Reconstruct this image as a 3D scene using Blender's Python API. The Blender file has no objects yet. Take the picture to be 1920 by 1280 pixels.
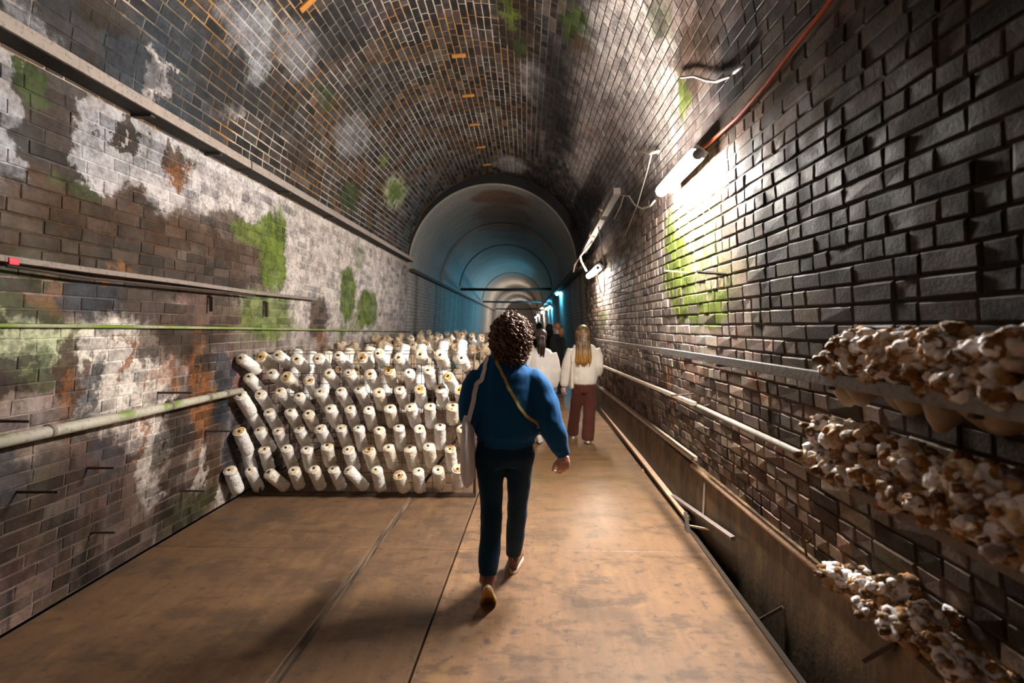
import bpy, bmesh, math, random
import numpy as np
from mathutils import Vector, Matrix, noise as mnoise
PI = math.pi
random.seed(7)
S = bpy.context.scene
COL = S.collection

# ------------------------------------------------------------------ camera, world, exposure
FPX = 960.0                                   # focal length in pixels of the 1920 wide frame (18 mm)
EYE = Vector((0, 0, 1.6))
PITCH = math.atan(30 / FPX); YAW = math.atan(25 / FPX)
cam_data = bpy.data.cameras.new('camera'); cam = bpy.data.objects.new('camera', cam_data); COL.objects.link(cam)
cam.location = EYE; cam.rotation_euler = (PI / 2 - PITCH, 0, YAW)
cam_data.sensor_width = 36; cam_data.lens = 18; cam_data.clip_start = 0.05; cam_data.clip_end = 200
cam_data.dof.use_dof = True; cam_data.dof.focus_distance = 3.6; cam_data.dof.aperture_fstop = 1.8
S.camera = cam
w = bpy.data.worlds.new('world'); S.world = w; w.use_nodes = True
w.node_tree.nodes['Background'].inputs[0].default_value = (0.5, 0.6, 0.8, 1)
w.node_tree.nodes['Background'].inputs[1].default_value = 0.003
S.view_settings.view_transform = 'Standard'; S.view_settings.look = 'None'
S.view_settings.gamma = 1; S.view_settings.use_curve_mapping = False
S.view_settings.exposure = 0.0
LAMP_POWER = 600.0                            # emission of the white tubes' diffusers

# ------------------------------------------------------------------ rays from photo pixels to real places
_R = cam.rotation_euler.to_matrix()
FW, RT, UP = _R @ Vector((0, 0, -1)), _R @ Vector((1, 0, 0)), _R @ Vector((0, 1, 0))
def ray(px, py): return FW + RT * ((px - 960) / FPX) + UP * ((640 - py) / FPX)
def PY(px, py, y):
    d = ray(px, py); return EYE + d * (y / d.y)
def PX_(px, py, x):
    d = ray(px, py); return EYE + d * (x / d.x)
def PZ(px, py, z):
    d = ray(px, py); return EYE + d * ((z - EYE.z) / d.z)
def proj(p):
    v = Vector(p) - EYE; z = v.dot(FW)
    if z < 0.05: return None
    return 960 + FPX * v.dot(RT) / z, 640 - FPX * v.dot(UP) / z, z
# tunnel section: horseshoe walls below the springing, round arch above
CX, HS, RA = -0.62, 2.9, 1.83
def half(h): return RA + 0.26 * max(0.0, 1 - h / HS) ** 1.6
def inside(x, z):
    if z < HS: return abs(x - CX) < half(max(z, -.5))
    return (x - CX) ** 2 + (z - HS) ** 2 < RA * RA
def hit(px, py):
    d = ray(px, py); a, b = 0.3, 0.3
    while b < 80 and inside(*(lambda p: (p.x, p.z))(EYE + d * b)): a = b; b *= 1.04
    for _ in range(40):
        m = (a + b) / 2; p = EYE + d * m
        if inside(p.x, p.z): a = m
        else: b = m
    return EYE + d * a
def ucoord(p):
    if p.z < HS: return p.z
    return RA * math.atan2(p.z - HS, -(p.x - CX))
def inward(p):
    if p.z < HS:
        s = 1 if p.x > CX else -1
        e = .01; dw = (half(p.z + e) - half(p.z - e)) / (2 * e)
        return Vector((-s, 0, dw)).normalized()
    return Vector((CX - p.x, 0, HS - p.z)).normalized()
def on_wall(px, py, off=.03):
    p = hit(px, py); return p + inward(p) * off

# ------------------------------------------------------------------ mesh helpers
def link(o, parent=None):
    COL.objects.link(o)
    if parent is not None: o.parent = parent
    return o
def tag(o, label=None, cat=None, group=None, kind=None):
    if label: o['label'] = label
    if cat: o['category'] = cat
    if group: o['group'] = group
    if kind: o['kind'] = kind
    return o
def empty(name, loc=(0, 0, 0), rz=0, **k):
    o = bpy.data.objects.new(name, None); o.location = loc; o.rotation_euler = (0, 0, rz); o.empty_display_size = .1
    return tag(link(o), **k)
class MB:
    def __init__(s): s.v = []; s.f = []
    def add(s, vs, fs):
        n = len(s.v); s.v += [tuple(x) for x in vs]; s.f += [tuple(i + n for i in f) for f in fs]; return s
    def box(s, c, size, M=None, taper=1.0, bev=0.0):
        c = Vector(c); hx, hy, hz = (k / 2 for k in size)
        if bev <= 0:
            vs = [(sx * hx, sy * hy, sz * hz) for sz in (-1, 1) for sx, sy in ((-1, -1), (1, -1), (1, 1), (-1, 1))]
            fs = [(3, 2, 1, 0), (4, 5, 6, 7), (0, 1, 5, 4), (1, 2, 6, 5), (2, 3, 7, 6), (3, 0, 4, 7)]
        else:
            bm = bmesh.new(); bmesh.ops.create_cube(bm, size=1)
            for v in bm.verts: v.co = Vector((v.co.x * size[0], v.co.y * size[1], v.co.z * size[2]))
            bmesh.ops.bevel(bm, geom=bm.edges[:], offset=bev, segments=2, affect='EDGES', profile=.6)
            bm.verts.index_update(); vs = [v.co[:] for v in bm.verts]; fs = [[v.index for v in f.verts] for f in bm.faces]; bm.free()
        if M is not None: vs = [M @ Vector(v) for v in vs]
        return s.add([Vector(v) + c for v in vs], fs)
    def tube(s, pts, r, n=8, cap=True, flat=None):
        pts = [Vector(p) for p in pts]; L = len(pts)
        rs = r if isinstance(r, (list, tuple)) else [r] * L
        vs = []; fs = []
        t0 = (pts[1] - pts[0]).normalized()
        ref = Vector((0, 0, 1)) if abs(t0.z) < .9 else Vector((1, 0, 0))
        side = t0.cross(ref).normalized()
        for i, p in enumerate(pts):
            t = (pts[min(i + 1, L - 1)] - pts[max(i - 1, 0)])
            if t.length < 1e-9: t = t0
            t.normalize()
            side = (side - t * side.dot(t))
            if side.length < 1e-6: side = t.orthogonal()
            side.normalize(); up = side.cross(t)
            ra, rb = (rs[i] if isinstance(rs[i], (list, tuple)) else (rs[i], rs[i]))
            for k in range(n):
                a = 2 * PI * k / n; vs.append(p + side * (math.cos(a) * ra) + up * (math.sin(a) * rb))
        for i in range(L - 1):
            for k in range(n):
                k2 = (k + 1) % n; fs.append((i * n + k, i * n + k2, (i + 1) * n + k2, (i + 1) * n + k))
        if cap: fs.append(tuple(range(n - 1, -1, -1))); fs.append(tuple((L - 1) * n + k for k in range(n)))
        return s.add(vs, fs)
    def beam(s, a, b, wd, ht, roll=0.0):
        """a squared timber from a to b, wd across, ht up"""
        a, b = Vector(a), Vector(b); t = (b - a); L = t.length; t.normalize()
        ref = Vector((0, 0, 1)) if abs(t.z) < .95 else Vector((1, 0, 0))
        sd = t.cross(ref).normalized(); up = sd.cross(t)
        if roll: q = Matrix.Rotation(roll, 3, t); sd = q @ sd; up = q @ up
        M = Matrix((sd, t, up)).transposed()
        return s.box((a + b) / 2, (wd, L, ht), M, bev=min(wd, ht) * .08)
    def lathe(s, prof, n=14, M=None, wob=0.0, seed=0):
        rnd = random.Random(seed); vs = []; fs = []
        for (r, z) in prof:
            for k in range(n):
                a = 2 * PI * k / n; rr = r * (1 + (rnd.random() - .5) * wob); vs.append(Vector((rr * math.cos(a), rr * math.sin(a), z)))
        for i in range(len(prof) - 1):
            for k in range(n):
                k2 = (k + 1) % n; fs.append((i * n + k, i * n + k2, (i + 1) * n + k2, (i + 1) * n + k))
        fs.append(tuple(range(n - 1, -1, -1))); fs.append(tuple((len(prof) - 1) * n + k for k in range(n)))
        if M is not None: vs = [M @ v for v in vs]
        return s.add(vs, fs)
    def ball(s, c, r, sub=2, disp=0.0, freq=3.0, seed=0):
        bm = bmesh.new(); bmesh.ops.create_icosphere(bm, subdivisions=sub, radius=1)
        r = Vector(r) if not isinstance(r, (int, float)) else Vector((r, r, r)); off = Vector((seed * 3.7, seed * 1.3, seed * 7.1))
        for v in bm.verts:
            k = 1 + disp * mnoise.noise(v.co * freq + off) if disp else 1
            v.co = Vector((v.co.x * r.x, v.co.y * r.y, v.co.z * r.z)) * k
        bm.verts.index_update(); s.add([v.co + Vector(c) for v in bm.verts], [[v.index for v in f.verts] for f in bm.faces]); bm.free()
        return s
    def mesh(s, name, mat=None, smooth=False):
        m = bpy.data.meshes.new(name); m.from_pydata([tuple(v) for v in s.v], [], s.f); m.update()
        if mat: m.materials.append(mat)
        if smooth: m.polygons.foreach_set('use_smooth', [True] * len(m.polygons))
        return m
    def build(s, name, mat, parent=None, smooth=False):
        o = bpy.data.objects.new(name, s.mesh(name, mat, smooth)); return link(o, parent)

# ------------------------------------------------------------------ node helpers
class N:
    def __init__(s, name, rough=.6, spec=.4):
        s.m = bpy.data.materials.new(name); s.m.use_nodes = True; s.t = s.m.node_tree; s.nd = s.t.nodes
        s.b = s.nd['Principled BSDF']; s.b.inputs['Roughness'].default_value = rough; s.b.inputs['Specular IOR Level'].default_value = spec
    def put(s, sock, v):
        if hasattr(v, 'is_output'): s.t.links.new(v, sock)
        elif isinstance(v, (tuple, list)) and sock.type == 'RGBA': sock.default_value = (*v[:3], 1)
        else: sock.default_value = v
    def math(s, op, a, b=0.0, clamp=False):
        n = s.nd.new('ShaderNodeMath'); n.operation = op; n.use_clamp = clamp; s.put(n.inputs[0], a); s.put(n.inputs[1], b); return n.outputs[0]
    def vmath(s, op, a, b=(0, 0, 0), c=None):
        n = s.nd.new('ShaderNodeVectorMath'); n.operation = op; s.put(n.inputs[0], a); s.put(n.inputs[1], b)
        if c is not None: s.put(n.inputs[2], c)
        return n.outputs['Value'] if op in ('LENGTH', 'DOT_PRODUCT') else n.outputs[0]
    def mix(s, f, a, b, mode='MIX'):
        n = s.nd.new('ShaderNodeMix'); n.data_type = 'RGBA'; n.blend_type = mode
        s.put(n.inputs[0], f); s.put(n.inputs[6], a); s.put(n.inputs[7], b); return n.outputs[2]
    def rng(s, v, a, b, c=0.0, d=1.0, smooth=True):
        n = s.nd.new('ShaderNodeMapRange'); n.interpolation_type = 'SMOOTHSTEP' if smooth else 'LINEAR'
        s.put(n.inputs[0], v)
        for i, k in enumerate((a, b, c, d)): s.put(n.inputs[i + 1], k)
        return n.outputs[0]
    def noise(s, vec, scale, detail=3.0, rough=.55, col=False):
        n = s.nd.new('ShaderNodeTexNoise'); s.put(n.inputs['Vector'], vec); n.inputs['Scale'].default_value = scale
        n.inputs['Detail'].default_value = detail; n.inputs['Roughness'].default_value = rough; return n.outputs['Color' if col else 'Fac']
    def pos(s): return s.nd.new('ShaderNodeNewGeometry').outputs['Position']
    def obj(s): return s.nd.new('ShaderNodeTexCoord').outputs['Object']
    def rnd(s): return s.nd.new('ShaderNodeObjectInfo').outputs['Random']
    def attr(s, name): n = s.nd.new('ShaderNodeAttribute'); n.attribute_name = name; return n.outputs['Fac']
    def sep(s, v): n = s.nd.new('ShaderNodeSeparateXYZ'); s.put(n.inputs[0], v); return n.outputs
    def comb(s, x, y, z):
        n = s.nd.new('ShaderNodeCombineXYZ')
        for i, k in enumerate((x, y, z)): s.put(n.inputs[i], k)
        return n.outputs[0]
    def ramp(s, f, stops, interp='LINEAR'):
        n = s.nd.new('ShaderNodeValToRGB'); n.color_ramp.interpolation = interp; e = n.color_ramp.elements
        while len(e) < len(stops): e.new(.5)
        for k, (p, c) in zip(e, stops): k.position = p; k.color = (*c, 1)
        s.put(n.inputs[0], f); return n.outputs[0]
    def scale(s, v, k): return s.vmath('MULTIPLY', v, k)
    def bump(s, h, strength=.4, dist=.01):
        n = s.nd.new('ShaderNodeBump'); n.inputs['Strength'].default_value = strength; n.inputs['Distance'].default_value = dist
        s.put(n.inputs['Height'], h); s.t.links.new(n.outputs[0], s.b.inputs['Normal'])
    def out(s, col=None, rough=None, bump=None, bs=.4, bd=.01):
        if col is not None: s.put(s.b.inputs['Base Color'], col)
        if rough is not None: s.put(s.b.inputs['Roughness'], rough)
        if bump is not None: s.bump(bump, bs, bd)
        return s.m
def simple(name, col, rough=.6, var=.25, scale=30, spec=.4, bs=.2, metal=0.0):
    n = N(name, rough, spec); p = n.obj(); f = n.noise(p, scale, 4)
    c = n.mix(f, tuple(k * (1 - var) for k in col), tuple(min(1, k * (1 + var)) for k in col))
    n.b.inputs['Metallic'].default_value = metal
    return n.out(c, None, f, bs, .004)
def emit(name, col, power):
    m = bpy.data.materials.new(name); m.use_nodes = True; b = m.node_tree.nodes['Principled BSDF']
    b.inputs['Base Color'].default_value = (.8, .8, .8, 1); b.inputs['Emission Color'].default_value = (*col, 1); b.inputs['Emission Strength'].default_value = power
    return m
# ------------------------------------------------------------------ stain and painted shade patches: (photo px, py, rx, ry, colour, strength, softness) put on the real wall
DKB = (.020, .012, .007); BRN = (.042, .020, .008); RST = (.17, .058, .010); ORG = (.24, .085, .018); GRN = (.085, .125, .010); GRD = (.026, .042, .007)
PAL = (.46, .42, .41); PBL = (.34, .36, .40); WHT = (.55, .50, .46); NVY = (.025, .033, .045); LIM = (.40, .45, .28); BLK = (.012, .012, .013); MAU = (.30, .24, .22)
LEFT = [
 (650, 520, 110, 120, WHT, .6, .8),  (330, 330, 230, 110, PBL, .62, .7), (80, 330, 90, 60, PBL, .6, .6), (30, 380, 40, 70, PBL, .7, .5), (600, 500, 130, 90, WHT, .5, .8), (700, 560, 120, 120, PAL, .45, .8), (440, 330, 90, 70, PAL, .4, .8),
 (95, 230, 62, 150, DKB, .97, .30), (60, 150, 35, 40, GRD, .9, .4), (110, 400, 60, 60, DKB, .95, .3), (200, 410, 150, 60, BRN, .93, .30), (60, 470, 140, 60, GRD, .8, .5), (150, 360, 40, 26, GRD, .8, .5),
 (236, 262, 34, 30, DKB, .97, .22), (236, 264, 7, 7, PAL, .8, .3), (328, 300, 26, 34, BRN, .95, .3), (338, 330, 16, 26, RST, .9, .35),
 (330, 480, 190, 75, BRN, .93, .35), (440, 450, 90, 45, BRN, .9, .4), (330, 520, 150, 40, DKB, .7, .5),
 (512, 470, 24, 75, GRN, .98, .3), (490, 445, 50, 20, GRN, .9, .4), (522, 415, 14, 30, GRN, .5, .6), (500, 590, 50, 45, GRN, .85, .5), (390, 600, 60, 55, BRN, .8, .5),
 (30, 580, 90, 34, GRD, .8, .5), (100, 560, 40, 30, RST, .4, .6), (180, 570, 60, 36, NVY, .85, .45), (270, 580, 50, 40, DKB, .8, .5), (205, 525, 50, 14, ORG, .35, .6),
 (60, 650, 130, 38, LIM, .75, .6), (200, 655, 90, 40, LIM, .6, .6), (220, 700, 75, 100, WHT, .92, .4), (275, 730, 40, 110, WHT, .85, .5), (290, 860, 24, 90, WHT, .9, .4),
 (125, 720, 32, 90, BRN, .92, .4), (122, 760, 14, 60, ORG, .6, .6), (10, 700, 30, 60, DKB, .9, .4), (60, 700, 30, 50, GRD, .7, .5), (168, 740, 14, 60, NVY, .8, .5), (228, 680, 10, 44, RST, .85, .5),
 (290, 640, 45, 40, BRN, .85, .4), (378, 690, 24, 70, DKB, .9, .45), (384, 760, 14, 60, ORG, .7, .5), (310, 700, 22, 30, ORG, .5, .6), (330, 820, 30, 90, DKB, .8, .5), (395, 850, 20, 90, BRN, .7, .5),
 (268, 815, 7, 60, ORG, .75, .5), (422, 730, 16, 80, NVY, .9, .4), (430, 860, 14, 80, NVY, .8, .5), (376, 880, 10, 40, WHT, .7, .5), (345, 960, 50, 30, GRD, .7, .6), (60, 800, 70, 50, MAU, .5, .7),
 (652, 550, 15, 50, GRN, .97, .3), (690, 580, 17, 38, GRN, .95, .3), (672, 600, 20, 16, GRN, .6, .5), (672, 480, 10, 30, GRN, .45, .6), (597, 600, 18, 42, BRN, .9, .3), (605, 640, 14, 20, RST, .6, .5), (640, 625, 10, 16, GRN, .6, .5),
 (840, 560, 20, 60, NVY, .35, .8), (80, 960, 200, 110, DKB, .7, .8), (250, 1010, 120, 40, DKB, .6, .8), (420, 930, 14, 30, WHT, .7, .5), (365, 690, 8, 80, ORG, .6, .5), (345, 640, 40, 30, DKB, .7, .5), (150, 830, 60, 60, DKB, .5, .8), (200, 870, 30, 50, NVY, .6, .6), (20, 890, 40, 60, NVY, .7, .6)]
RIGHT = [
 (1190, 600, 60, 160, PAL, .35, .9), (1150, 470, 40, 60, BRN, .5, .8), (1145, 600, 10, 60, WHT, .6, .7), (1185, 640, 20, 60, WHT, .35, .7),
 (1268, 510, 26, 80, GRN, .92, .45), (1320, 585, 46, 34, GRN, .93, .4), (1300, 440, 45, 55, GRN, .62, .6), (1262, 440, 18, 50, GRN, .7, .5), (1130, 600, 8, 16, GRN, .6, .6), (1310, 530, 60, 60, GRN, .55, .7), (1335, 340, 22, 60, LIM, .5, .6),
 (1380, 300, 45, 60, NVY, .5, .6), (1395, 330, 30, 40, PBL, .35, .6), (1700, 560, 300, 210, BLK, .62, .7), (1740, 250, 360, 360, BLK, .88, .5), (1880, 560, 260, 200, BLK, .75, .6), (1640, 260, 110, 110, BLK, .85, .5), (1600, 470, 90, 50, NVY, .4, .8), (1760, 480, 60, 30, BRN, .6, .6), (1480, 200, 60, 50, MAU, .3, .6), (1800, 900, 300, 260, DKB, .65, .7), (1450, 420, 60, 70, NVY, .3, .8),  # broad black patches: soot plus light fall-off painted into the near wall
 (1250, 760, 100, 60, BRN, .35, .8), (1180, 720, 40, 40, BRN, .4, .8), (1256, 730, 8, 34, RST, .55, .6), (1415, 700, 6, 30, RST, .6, .6), (1300, 690, 40, 14, ORG, .3, .7), (1170, 560, 12, 120, BRN, .4, .8)]
ARCH = [
 (1560, 100, 330, 130, BLK, .7, .6), (1230, 170, 120, 170, MAU, .6, .7),  (300, 160, 120, 110, NVY, .8, .5), (150, 90, 90, 70, BRN, .9, .4), (190, 60, 90, 60, DKB, .9, .4), (470, 60, 60, 30, PBL, .45, .6), (285, 150, 22, 50, PAL, .8, .4), (320, 130, 12, 10, PAL, .6, .4), (560, 90, 60, 40, PBL, .3, .7), (440, 210, 18, 16, PAL, .7, .4),  # broad black patch: shade of the near right vault painted over its soot
 (40, 20, 60, 40, PBL, .5, .5), (120, 40, 60, 30, NVY, .5, .5), (640, 60, 70, 60, BLK, .75, .6), (560, 280, 26, 40, DKB, .7, .5), (700, 160, 60, 60, BLK, .5, .7), (660, 260, 40, 40, PBL, .3, .7), (610, 180, 26, 20, GRD, .6, .5),
 (740, 362, 24, 34, LIM, .6, .5), (742, 360, 18, 22, GRN, .9, .5), (658, 370, 18, 28, GRD, .85, .5), (720, 305, 10, 12, GRN, .8, .5),
 (965, 40, 34, 60, DKB, .92, .4), (955, 30, 16, 24, GRN, .6, .6), (975, 95, 12, 22, GRD, .8, .5), (1000, 150, 26, 30, PAL, .3, .7), (1085, 60, 28, 40, GRD, .85, .5), (1090, 90, 16, 30, BRN, .8, .5), (1040, 180, 40, 70, BLK, .65, .6),
 (1185, 130, 75, 140, WHT, .85, .6), (1225, 235, 70, 80, WHT, .88, .6), (1130, 200, 60, 60, MAU, .6, .7), (1140, 60, 50, 60, PAL, .5, .7), (1100, 290, 40, 70, MAU, .55, .8), (1105, 245, 14, 16, RST, .6, .6), (1070, 240, 20, 50, DKB, .5, .6), (1120, 320, 16, 24, BLK, .6, .6), (960, 310, 26, 14, PAL, .5, .6),
 (1300, 110, 46, 90, BRN, .85, .5), (1385, 120, 50, 80, BLK, .9, .5), (1285, 180, 16, 46, GRN, .75, .5), (1240, 40, 30, 40, GRD, .6, .6), (1330, 40, 40, 50, DKB, .8, .5), (1460, 70, 60, 60, MAU, .25, .7), (1600, 60, 60, 60, MAU, .2, .7),
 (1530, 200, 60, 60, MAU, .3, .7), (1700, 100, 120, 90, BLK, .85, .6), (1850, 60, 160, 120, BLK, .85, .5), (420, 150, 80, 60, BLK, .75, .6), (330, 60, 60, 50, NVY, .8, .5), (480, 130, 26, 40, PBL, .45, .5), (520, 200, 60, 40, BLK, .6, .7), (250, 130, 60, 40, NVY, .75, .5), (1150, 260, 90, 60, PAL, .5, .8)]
LINING = [(940, 352, 60, 9, RST, .8, .4), (945, 383, 62, 12, RST, .75, .45), (950, 405, 55, 6, RST, .6, .5), (955, 425, 45, 8, RST, .4, .6), (1000, 440, 60, 30, BLK, .3, .8)]
def patch_extent(px, py, rx, ry):
    c = hit(px, py); a = b = .02
    for q in (hit(px + rx, py), hit(px - rx, py), hit(px, py + ry), hit(px, py - ry)):
        a = max(a, abs(q.y - c.y)); b = max(b, abs(ucoord(q) - ucoord(c)) if (q.z < HS) == (c.z < HS) else 0)
    return c.y, ucoord(c), min(a, 3.0), max(b, .03)
def stains_and_shade(n, base, lst, arch, tone=None):
    """lay the stain and shade patches over a base colour, in wall coordinates (along the tunnel, round the section)"""
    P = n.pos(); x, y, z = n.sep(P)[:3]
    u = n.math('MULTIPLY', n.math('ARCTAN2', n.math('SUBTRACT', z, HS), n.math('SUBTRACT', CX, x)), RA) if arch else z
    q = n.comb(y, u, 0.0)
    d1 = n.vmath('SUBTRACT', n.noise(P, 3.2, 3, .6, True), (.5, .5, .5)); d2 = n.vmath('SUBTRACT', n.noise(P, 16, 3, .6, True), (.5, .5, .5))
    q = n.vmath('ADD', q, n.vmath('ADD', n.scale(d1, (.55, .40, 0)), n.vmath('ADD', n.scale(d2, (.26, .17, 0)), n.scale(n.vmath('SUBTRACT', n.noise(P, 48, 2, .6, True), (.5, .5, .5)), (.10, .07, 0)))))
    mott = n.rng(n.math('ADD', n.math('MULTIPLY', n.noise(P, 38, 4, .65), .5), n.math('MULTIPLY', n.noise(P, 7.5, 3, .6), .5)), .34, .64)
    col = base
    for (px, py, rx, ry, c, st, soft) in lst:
        s0, u0, a, b = patch_extent(px, py, rx, ry)
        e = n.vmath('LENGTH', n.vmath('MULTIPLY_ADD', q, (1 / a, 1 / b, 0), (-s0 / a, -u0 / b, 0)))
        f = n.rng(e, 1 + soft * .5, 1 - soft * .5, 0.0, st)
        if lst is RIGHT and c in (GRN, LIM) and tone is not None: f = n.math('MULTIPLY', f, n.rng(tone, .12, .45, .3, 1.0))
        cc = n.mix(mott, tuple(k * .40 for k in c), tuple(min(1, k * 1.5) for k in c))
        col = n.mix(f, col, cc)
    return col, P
def streaks(n, P, base):
    x, y, z = n.sep(P)[:3]; m = n.rng(z, 2.1, 1.2)
    a = n.noise(n.comb(n.math('MULTIPLY', y, 3.2), n.math('MULTIPLY', z, .55), 1.0), 2.0, 4, .65); b = n.noise(n.comb(n.math('MULTIPLY', y, 3.8), n.math('MULTIPLY', z, .6), 9.0), 2.0, 4, .65); c = n.noise(n.comb(n.math('MULTIPLY', y, 2.6), n.math('MULTIPLY', z, .5), 5.0), 2.0, 4, .65)
    for f, col, k in ((a, (.020, .018, .020), .8), (b, (.13, .055, .015), .6), (c, (.42, .38, .36), .55)): base = n.mix(n.math('MULTIPLY', m, n.rng(f, .54, .66, 0, k)), base, col)
    return base
def brick_mat(name, ramp, lst, arch, rough=(.5, .8), dirt=.35):
    n = N(name, .6, .25); tone = n.attr('tone'); P = n.pos()
    base = n.ramp(tone, ramp)
    fine = n.noise(P, 70, 5, .7); mid = n.noise(P, 9, 4, .6); big = n.noise(P, 1.6, 3, .6)
    base = n.mix(n.rng(fine, .35, .75), base, n.mix(.5, base, (.01, .01, .01)))
    base = n.mix(n.math('MULTIPLY', n.rng(mid, .45, .7), dirt), base, (.35, .30, .27))
    base = n.mix(n.math('MULTIPLY', n.rng(big, .5, .7), .35), base, (.035, .03, .03))
    dr = n.noise(P, 4.3, 3, .6, True); base = n.mix(.30 if name == 'brick_right' else .42, base, n.mix(1.0, base, n.mix(1.0, dr, (2.3, 1.95, 1.8), 'MULTIPLY'), 'MULTIPLY'))
    if name == 'brick_left': base = streaks(n, P, base)
    col, _ = stains_and_shade(n, base, lst, arch, tone)
    col = n.mix(.75, col, n.mix(1.0, col, n.ramp(tone, [(0, (.35, .33, .34)), (.5, (.95, .88, .85)), (1, (1, 1, 1))]), 'MULTIPLY')); col = n.mix(n.math('MULTIPLY', tone, .10), col, base)
    if name == 'brick_right': n.b.inputs['Specular IOR Level'].default_value = .14
    return n.out(col, n.rng(n.noise(P, 5, 3), .35, .65, rough[0], rough[1]), n.math('ADD', fine, n.math('MULTIPLY', mid, .6)), .55, .006)
def mortar_mat(name, ca, cb, lst, arch, texture=False):
    n = N(name, .8, .2); P = n.pos(); f = n.noise(P, 2.2, 3); g = n.noise(P, 60, 4)
    base = n.mix(n.rng(f, .42, .58), ca, cb)
    base = n.mix(n.math('MULTIPLY', g, .5), base, n.mix(.6, base, (.02, .02, .02)))
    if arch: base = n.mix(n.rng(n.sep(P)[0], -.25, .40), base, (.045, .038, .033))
    lst2 = [(a, b, c, d, k, st * .92, so) for (a, b, c, d, k, st, so) in lst if not (arch and a > 1090 and k in (PAL, WHT, MAU))]
    col, _ = stains_and_shade(n, base, lst2, arch)
    if texture:                       # out of reach of single bricks: the courses go on as a brick pattern in the far wall's surface
        x, y, z = n.sep(P)[:3]; t = n.nd.new('ShaderNodeTexBrick')
        n.put(t.inputs['Vector'], n.comb(y, z, 0.0)); t.inputs['Scale'].default_value = 1
        t.inputs['Brick Width'].default_value = .225; t.inputs['Row Height'].default_value = .076; t.inputs['Mortar Size'].default_value = .006
        n.put(t.inputs['Color1'], (.46, .42, .39)); n.put(t.inputs['Color2'], (.34, .31, .29)); n.put(t.inputs['Mortar'], (.10, .085, .075))
        col = n.mix(.8, col, t.outputs['Color']); streak = n.noise(n.comb(n.math('MULTIPLY', y, 1.6), n.math('MULTIPLY', z, .12), 0.0), 1.0, 3)
        col = n.mix(n.rng(streak, .5, .7, 0, .65), col, (.07, .06, .055)); col = n.mix(n.rng(streak, .45, .3, 0, .45), col, (.5, .47, .44))
        return n.out(col, None, t.outputs['Fac'], -.3, .006)
    return n.out(col, None, g, .4, .006)
RL = [(0, (.05, .036, .032)), (.3, (.105, .068, .054)), (.5, (.085, .080, .088)), (.72, (.16, .10, .075)), (1, (.27, .21, .19))]
RR = [(0, (.10, .078, .060)), (.3, (.25, .190, .145)), (.55, (.16, .145, .135)), (.75, (.34, .265, .205)), (1, (.45, .36, .29))]
RC = [(0, (.009, .008, .008)), (.4, (.018, .015, .014)), (.7, (.028, .025, .026)), (.9, (.05, .040, .036)), (1, (.09, .07, .06))]
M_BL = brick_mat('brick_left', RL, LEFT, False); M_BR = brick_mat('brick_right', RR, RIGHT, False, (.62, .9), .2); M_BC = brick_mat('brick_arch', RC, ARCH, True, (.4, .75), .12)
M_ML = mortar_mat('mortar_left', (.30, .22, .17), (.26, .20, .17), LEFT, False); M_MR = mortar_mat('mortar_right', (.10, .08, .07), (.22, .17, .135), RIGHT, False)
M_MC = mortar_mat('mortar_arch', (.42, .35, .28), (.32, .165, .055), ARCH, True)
M_FAR = mortar_mat('far_brickwork', (.26, .22, .19), (.22, .18, .16), [], False, True)

# ------------------------------------------------------------------ wall surfaces behind the bricks, then the bricks themselves
Y0, Y1, YEND, YBACK = 0.5, 10.7, 64.0, -9.0
def section(side, n=28):
    off = {'left': .003, 'right': .008, 'arch': .001}[side]
    if side == 'left': return [(CX - half(HS * i / n) - off, HS * i / n) for i in range(n + 1)]
    if side == 'right': return [(CX + half(HS * i / n) + off, HS * i / n) for i in range(n + 1)]
    return [(CX - (RA + off) * math.cos(PI * i / 90), HS + (RA + off) * math.sin(PI * i / 90)) for i in range(91)]
def shell(prof, ya, yb, step=3.0, thick=.25, cx=CX, cz=1.8):
    k = max(1, int((yb - ya) / step)); mb = MB(); n = len(prof)
    for i in range(k + 1):
        y = ya + (yb - ya) * i / k
        for (x, z) in prof: mb.v.append((x, y, z))
    m0 = len(mb.v)
    for i in range(k + 1):
        y = ya + (yb - ya) * i / k
        for (x, z) in prof:
            d = Vector((x - cx, 0, (z - HS) if z > HS else 0)).normalized() * thick; mb.v.append((x + d.x, y, z + d.z))
    for i in range(k):
        for j in range(n - 1):
            a = i * n + j; mb.f.append((a, a + 1, a + n + 1, a + n)); b = a + m0; mb.f.append((b, b + n, b + n + 1, b + 1))
    for j in range(n - 1): mb.f.append((j, m0 + j, m0 + j + 1, j + 1)); e = k * n + j; mb.f.append((e, e + 1, m0 + e + 1, m0 + e))
    return mb
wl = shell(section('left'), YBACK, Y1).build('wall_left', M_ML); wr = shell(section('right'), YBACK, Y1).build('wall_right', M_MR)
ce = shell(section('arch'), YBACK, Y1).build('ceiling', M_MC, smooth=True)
for o, l in ((wl, 'stained old brick wall on the left of the tunnel'), (wr, 'damp brick wall on the right below the white lamp'), (ce, 'sooty brick barrel vault with pale mortar joints')): tag(o, l, kind='structure')
for sd, o in (('left', wl), ('right', wr)):
    f = shell([(x + (.03 if sd == 'left' else -.03) * 0, z) for x, z in section(sd)], Y1, YEND).build('wall_' + sd, M_FAR)
    tag(f, 'pale far stretch of the %s tunnel wall beneath the lined vault' % sd, kind='structure')
bk = shell([(-3.2, -.5), (1.9, -.5)], 0, 1).v
b_ = MB(); b_.box((CX, YBACK - .1, 2.2), (5.2, .2, 5.6)); tag(b_.build('wall_back', M_MR), 'brick end wall behind the walkers', kind='structure')
b_ = MB(); b_.box((CX, YEND + .1, 2.2), (5.2, .2, 5.6)); tag(b_.build('wall_end', M_FAR), 'distant end of the tunnel', kind='structure')

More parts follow.
